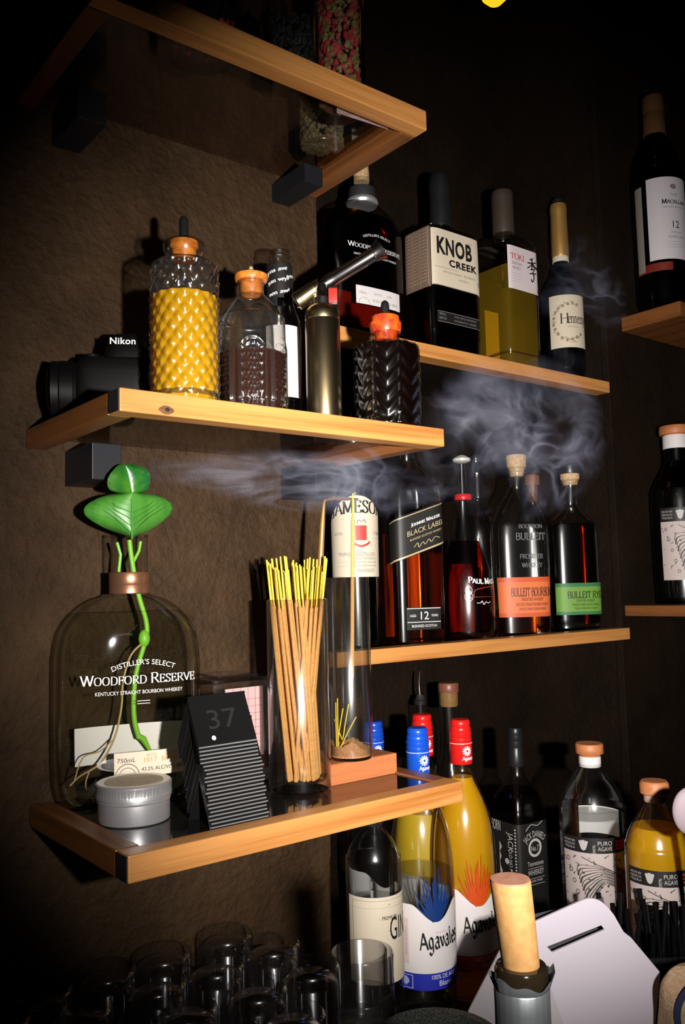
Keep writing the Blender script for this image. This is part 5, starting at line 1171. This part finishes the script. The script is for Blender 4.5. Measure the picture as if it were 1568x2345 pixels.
b = illustrated('large clear bottle with black and white illustrated label before the niche corner', 1360, .735, ZC,
    [(2130, 68), (2115, 74), (1870, 76), (1840, 73), (1805, 62), (1780, 47), (1762, 35), (1752, 28), (1745, 25), (1740, 24), (1728, 24)], M_GLASS, M_WATER, 1862, .02, 1898, 1932, 2065, pym=1950)
b.ring('collar', [(1752, 24.5), (1750, 25), (1730, 25), (1728, 24)], M_PAPER, 'white paper collar')
b.ring('wooden_cap', [(1732, 21), (1724, 24), (1722, 31), (1720, 32), (1702, 32), (1699, 30), (1699, .01)], M_WCAP)
sfb = b.surf(1870)
obj('back_label', patch(sfb, sfb.L/2-.046, sfb.L/2+.02, b.zp(1925), b.zp(1860), off=-.004), pbr('bright_back_paper', (.9, .88, .88), .6), b.root, label='white back label seen through the glass')
b = illustrated('smaller bottle of yellow tequila with illustrated label at the right edge', 1508, .60, ZC,
    [(2210, 68), (2195, 73), (1960, 74), (1925, 70), (1895, 60), (1870, 44), (1852, 33), (1840, 26), (1832, 23), (1815, 23)], M_GLASS, M_GOLD, 1888, .05, 1972, 2008, 2140, pym=2000)
b.ring('collar', [(1832, 24), (1830, 25), (1816, 25), (1814, 24)], pbr('tan_collar', (.5, .35, .28), .6), 'tan collar')
b.ring('wooden_cap', [(1816, 22), (1814, 31), (1812, 33), (1790, 33), (1784, 29), (1783, .01)], M_WCAP)
sfb = b.surf(1940)
obj('back_label', patch(sfb, sfb.L/2-.044, sfb.L/2+.03, b.zp(1972), b.zp(1902), off=-.004), M_YELL2, b.root, label='pale back label glowing yellow through the tequila')  # yellow glow through the tequila put into the paper colour

# upside-down tumblers at the lower left, two upright ones stacked beside the gin
ZG = 1.5-.385
def tumbler_mesh(R0, h, up=True):
    th = .0022; b_ = .011
    pr = [(R0*.90, 0), (R0*.97, .002), (R0, .006), (R0, h-.0015), (R0-.001, h), (R0-.002, h-.001), (R0-th, b_+.006), (R0-th-.006, b_), (.0001, b_-.003)]
    if not up: pr = [(r, h-z) for r, z in pr]
    return M().lathe(pr, 64, cap0=up, cap1=False)
HG = ZG-ZC
me0 = None
spots = [(507, 2128), (621, 2157), (369, 2175), (240, 2204), (492, 2204), (357, 2245), (709, 2209), (586, 2257), (181, 2304), (422, 2304), (668, 2318), (275, 2352), (521, 2352), (120, 2260), (60, 2310)]
where = ['farthest of the glasses, near the wall', 'back glass nearest the gin bottle', 'dim glass third from the back', 'dim glass at the left of the back rows', 'glass just in front of the farthest one', 'dark glass in the middle left of the group', 'bright-edged glass beside the stacked tumblers', 'glass left of and before the bright-edged one', 'near left glass with small glints', 'glass in the front row left of centre', 'nearest large-looking glass at the bottom of the group', 'cut off glass at the bottom, left', 'cut off glass at the bottom, centre', 'barely visible glass at the far left', 'almost black glass at the left corner']
pl = []
for (px, py), wd in zip(spots, where):
    p = atz(px, py, ZG)
    x, y = p.x, min(p.y, WY-.034)
    for _ in range(60):
        for qx, qy in pl:
            dx, dy = x-qx, y-qy; l_ = sqrt(dx*dx+dy*dy) or 1e-6
            if l_ < .0635: x = qx+dx/l_*.0637; y = qy+dy/l_*.0637
        y = min(y, WY-.034)
    pl.append((x, y))
    o = obj('tumbler', tumbler_mesh(.031, HG, False), M_TUMB, ang=60) if me0 is None else bpy.data.objects.new('tumbler', me0)
    if me0 is None: me0 = o.data
    else: COL.objects.link(o)
    o.location = (x, y, ZC+.0002); tag(o, 'upside-down clear tumbler, '+wd, 'glass', 'upside-down tumblers at the lower left')
p = atz(829, 2178, ZG); me1 = None
for i, nm in enumerate(('lower clear tumbler of the stacked pair before the gin bottle', 'upper clear tumbler of the stacked pair before the gin bottle')):
    o = obj('tumbler', tumbler_mesh(.033, .082, True), M_TUMB, ang=60) if i == 0 else bpy.data.objects.new('tumbler', me1)
    if i == 0: me1 = o.data
    else: COL.objects.link(o)
    o.location = (p.x, p.y, ZC+.0002+i*(HG-.082)); tag(o, nm, 'glass', 'stacked upright tumblers')

# black speckled bowl
p = atz(1003, 2378, ZC+.118); R0 = 150*dep(p)/F
t = obj('serving_bowl', M().lathe([(R0*.5, 0), (R0*.52, .003), (R0*.8, .03), (R0*.97, .08), (R0, .116), (R0-.002, .1185), (R0-.006, .116), (R0*.93, .08), (R0*.75, .033), (.0001, .02)], 96, cap1=False), M_SPECK, ang=60)
t.location = (p.x, p.y, ZC); tag(t, 'black speckled bowl at the bottom edge below the blue-banded bottle', 'bowl')

# white folded card with a slot
def cp(px, py): return atd(px, py, .80-.00012*(py-2060))
def cq(px, py): return atd(px, py, .80-.00012*(py-2060)+.0006*max(0, (1262-px)+(py-2265)*.45)*.5)
O_ = cp(1330, 2300)
t = thing('slotted_card_box', 'white folded card box with a long slot, behind the corked wine bottle', 'box', (O_.x, O_.y, ZC)); O_ = Vector((O_.x, O_.y, ZC))
out = [(1165, 2136)]+[(1232, 2107), (1310, 2072)]+smooth_pts([(1328, 2064), (1345, 2058), (1362, 2059), (1378, 2066), (1394, 2081), (1406, 2096)], 3)+[(1428, 2135), (1445, 2148), (1512, 2228), (1500, 2345), (1470, 2560), (1380, 2600), (1262, 2265)]
bm = bmesh.new(); BK = FW.normalized()*.0022
fv = [bm.verts.new(cp(*q)-O_) for q in out]; sl = [(1252, 2168), (1376, 2119), (1384, 2129), (1264, 2181)]
sv = [bm.verts.new(cp(*q)-O_) for q in sl]
ed = [bm.edges.new((fv[i], fv[(i+1) % len(fv)])) for i in range(len(fv))]+[bm.edges.new((sv[i], sv[(i+1) % 4])) for i in range(4)]
bmesh.ops.triangle_fill(bm, use_beauty=True, edges=ed)
g = bmesh.ops.extrude_face_region(bm, geom=bm.faces[:]); bmesh.ops.translate(bm, vec=BK, verts=[e for e in g['geom'] if isinstance(e, bmesh.types.BMVert)])
bm.verts.index_update(); m = M(); m.add([v.co[:] for v in bm.verts], [[v.index for v in f.verts] for f in bm.faces]); bm.free()
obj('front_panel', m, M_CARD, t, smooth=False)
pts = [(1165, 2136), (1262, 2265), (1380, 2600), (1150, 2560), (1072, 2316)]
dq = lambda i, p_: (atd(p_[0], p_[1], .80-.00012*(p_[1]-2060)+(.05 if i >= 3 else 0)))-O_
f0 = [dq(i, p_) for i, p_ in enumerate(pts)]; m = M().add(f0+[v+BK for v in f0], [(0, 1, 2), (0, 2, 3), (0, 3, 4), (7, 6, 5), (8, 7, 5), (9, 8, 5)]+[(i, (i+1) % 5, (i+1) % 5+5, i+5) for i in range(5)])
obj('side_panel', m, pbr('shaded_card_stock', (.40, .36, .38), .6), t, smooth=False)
# black sheet added behind the panel as painted shade for the slot
c_ = [cp(1240, 2140), cp(1420, 2100)]
obj('slot_shade', M().add([cp(x, y)-O_+FW*.03 for x, y in ((1190, 2140), (1400, 2090), (1480, 2240), (1400, 2560), (1250, 2560))], [(0, 1, 2, 3, 4)]), M_BLACKM, t, smooth=False)

# straws in a caddy
p = atd(1478, 2250, .93); H_ = .118
t = thing('straw_caddy', 'black caddy holding black straws behind the white card box', 'caddy', (p.x, p.y, ZC), YAW-pi/2)
cw, cd = .058, .034
obj('caddy_bin', M().box(-cw, cw, -cd, cd, 0, .004).box(-cw, cw, -cd, -cd+.003, 0, H_).box(-cw, cw, cd-.003, cd, 0, H_).box(-cw, -cw+.003, -cd, cd, 0, H_).box(cw-.003, cw, -cd, cd, 0, H_), M_BLACK, t, smooth=False)
st0 = obj('straw', M().tube([(0, 0, 0), (0, 0, .158)], .0027, 12, cap=False).tube([(0, 0, 0), (0, 0, .158)], .0022, 12, cap=False), pbr('straw_black', (.004, .004, .005), .3, spec=.4))
rn = random.Random(4)
for i in range(48):
    o = st0 if i == 0 else st0.copy()
    if i: COL.objects.link(o)
    u, v = rn.uniform(-cw+.008, cw-.008), rn.uniform(-cd+.008, cd-.008)
    w_ = Vector((p.x, p.y, ZC+.0045))+Matrix.Rotation(YAW-pi/2, 3, 'Z') @ Vector((u, v, 0))
    o.location = w_; o.rotation_euler = (rn.uniform(-.10, .10), rn.uniform(-.16, .16), rn.uniform(0, 6)); o.scale = (1, 1, rn.uniform(.86, 1.06))
    tag(o, 'black plastic straw standing in the caddy', 'straw', 'black straws in the caddy')
# pale spoon at the right edge
p = atd(1583, 1858, .86)
t = thing('serving_spoon', 'pale spoon head at the right picture edge beside the yellow tequila bottle', 'spoon', p, YAW-pi/2)
obj('spoon_bowl', M().ball((0, 0, 0), .019, 1.0, .35, 1.25, 32, 18), M_NAPK, t)
obj('handle', M().tube([(.004, .002, -.018), (.012, .01, -.12), (.016, .014, ZC-p.z+.001)], [.004, .0028, .0028], 12), M_BLACKM, t)

# wine bottle in front
p = atd(1196, 2300, .42); kk = .42/F
t = thing('wine_bottle', 'wine bottle in front with silver foil neck and cork half out', 'bottle', (p.x, p.y, ZC), YAW-pi/2)
Zq = lambda py: atd(1196, py, .42).z-ZC
obj('glass_body', M().lathe([(.034, 0), (.037, .004), (.037, .16), (.036, .172), (.030, .192), (.020, .212), (.0133, .232), (.0122, Zq(2300)), (.0119, Zq(2262)), (.0128, Zq(2252)), (.0128, Zq(2218)), (.0120, Zq(2212)), (.0095, Zq(2210)), (.0092, Zq(2225))], 56, cap1=False), pbr('dark_bottle_glass', (.012, .008, .004), .1, coat=.6), t)
def tear(th, z): return .00015*sin(th*5+z*300)+.00006*sin(th*23)
rz = [(.0134, .232), (.0132, Zq(2300)), (.0134, Zq(2262)), (.0131, Zq(2259)), (.0137, Zq(2256)), (.0137, Zq(2240))]
m = M().loft([(z, r, r, 2) for r, z in rz], 72, cap0=False, cap1=False, fn=tear); n_ = len(rz)-1
for i in range(72):
    x, y, z = m.v[n_*72+i]; a = 2*pi*i/72; e_ = .0016*sin(a*2+.6)+.0009*sin(a*7)+(.003 if 68 <= i or i < 2 else 0)
    f_ = 1.06+(.10 if 68 <= i or i < 2 else 0)+(.10 if 34 <= i < 38 else 0); m.v[n_*72+i] = (x*f_, y*f_, z+e_+.001)
obj('foil_capsule', m, M_FOIL, t, label='torn silver foil')
lean = Vector((-.0022, 0, 0))
zc0, zc1 = Zq(2216), Zq(2022)
m = M().lathe([(.0086, zc0-.004), (.0090, zc0), (.0096, (zc0+zc1)/2), (.0099, zc1-.0006), (.0096, zc1), (.0001, zc1+.0002)], 56)
m.v = [(x+(-.0036)*(z-zc0)/(zc1-zc0), y, z) for x, y, z in m.v]
ck = obj('cork', m, M_CORKL, t)
m = M().lathe([(.0097, zc1-.0001), (.0095, zc1+.0006), (.0001, zc1+.0008)], 56); m.v = [(x-.0036, y, z) for x, y, z in m.v]
obj('cork_end', m, M_CORKT, ck, label='wine-stained cork end')

# burlap bag at the lower right corner
p = atd(1640, 2360, .75); Hb = atd(1560, 2208, .75).z-ZC
t = thing('burlap_bag', 'beige burlap bag with dark blue round print at the lower right corner', 'bag', (p.x, p.y, ZC), YAW-pi/2+.2)
k = .75/F
def lump(th, z): return .0018*sin(th*3+z*60)+.0012*sin(th*7-z*90)
m = M().loft(smooth_pts([(0, 120*k, 30*k, 3), (.02, 135*k, 50*k, 3), (Hb*.6, 138*k, 52*k, 3), (Hb*.88, 132*k, 42*k, 3), (Hb*.97, 112*k, 24*k, 2.6), (Hb, 90*k, 12*k, 2.2)], 5), 90, fn=lump)
obj('bag_body', m, M_BURLAP, t)
bs = Surf([(0, 138*k, 52*k, 3), (Hb, 138*k, 52*k, 3)], .1)
printed('round_print', bs, [RING(-.020, Hb-.035, .028, .005, 1.2, 40)], M_NAVY, t, .0022)

# ------------------------------------------------------------------ smoke
def smoke(label, c, r, dens, nscale, seed, stretch=(1, 1, 1), thin=16.0, rot=0):
    m, nt, out = mat('smoke_%d' % seed); L = nt.links.new
    tc = N(nt, 'ShaderNodeTexCoord'); mp = N(nt, 'ShaderNodeMapping'); mp.inputs['Scale'].default_value = stretch; mp.inputs['Location'].default_value = (seed*3.1, seed*1.7, 0)
    ns = N(nt, 'ShaderNodeTexNoise', Scale=nscale, Detail=4.0, Roughness=.45, Distortion=1.6)
    a = N(nt, 'ShaderNodeMath', operation='SUBTRACT'); a.inputs[1].default_value = .5
    b = N(nt, 'ShaderNodeMath', operation='ABSOLUTE')
    c_ = N(nt, 'ShaderNodeMath', operation='MULTIPLY_ADD'); c_.inputs[1].default_value = -thin; c_.inputs[2].default_value = 1
    d = N(nt, 'ShaderNodeMath', operation='MAXIMUM'); d.inputs[1].default_value = 0
    n2 = N(nt, 'ShaderNodeTexNoise', Scale=nscale*.7, Detail=2.0); r2 = N(nt, 'ShaderNodeValToRGB'); r2.color_ramp.elements[0].position = .42; r2.color_ramp.elements[1].position = .68
    m2 = N(nt, 'ShaderNodeMapping'); m2.inputs['Scale'].default_value = (1/r[0], 1/r[1], 1/r[2])
    g = N(nt, 'ShaderNodeTexGradient', gradient_type='SPHERICAL')
    e = N(nt, 'ShaderNodeMath', operation='MULTIPLY'); f = N(nt, 'ShaderNodeMath', operation='MULTIPLY'); h = N(nt, 'ShaderNodeMath', operation='MULTIPLY'); h.inputs[1].default_value = dens
    v = N(nt, 'ShaderNodeVolumeScatter'); v.inputs['Color'].default_value = (.66, .70, 1, 1); v.inputs['Anisotropy'].default_value = 0
    L(tc.outputs['Object'], mp.inputs[0]); L(mp.outputs[0], ns.inputs[0]); L(mp.outputs[0], n2.inputs[0]); L(ns.outputs[0], a.inputs[0]); L(a.outputs[0], b.inputs[0]); L(b.outputs[0], c_.inputs[0]); L(c_.outputs[0], d.inputs[0])
    ad = N(nt, 'ShaderNodeMath', operation='ADD'); ad.inputs[1].default_value = .10; L(d.outputs[0], ad.inputs[0])
    L(n2.outputs[0], r2.inputs[0]); L(tc.outputs['Object'], m2.inputs[0]); L(m2.outputs[0], g.inputs[0])
    L(ad.outputs[0], e.inputs[0]); L(r2.outputs[0], e.inputs[1]); L(e.outputs[0], f.inputs[0]); L(g.outputs['Fac'], f.inputs[1]); L(f.outputs[0], h.inputs[0]); L(h.outputs[0], v.inputs['Density']); L(v.outputs[0], out.inputs['Volume'])
    o = obj('smoke', M().ball((0, 0, 0), 1, r[0], r[1], r[2], 32, 20), m); o.location = c; o.rotation_euler = (0, 0, rot)
    tag(o, label, 'smoke'); o['kind'] = 'stuff'; return o
V0 = YAW-pi/2
smoke('curling smoke cloud in front of the niche beyond the middle tray', atd(1172, 1000, 1.02), (.115, .038, .105), 74, 16, 1, rot=V0)
smoke('flat smoke layer drifting under the middle tray', Vector((.565, .765, 1.613)), (.215, .07, .034), 42, 14, 2, stretch=(.6, .9, 2.6))
smoke('faint smoke wisp beside the gold-foil cognac bottle', atd(1330, 700, 1.12), (.06, .03, .10), 32, 16, 3, rot=V0)
smoke('smoke rising from the hanging incense stick past the green bottle', atd(830, 1105, .84), (.075, .02, .040), 48, 20, 4, rot=V0)
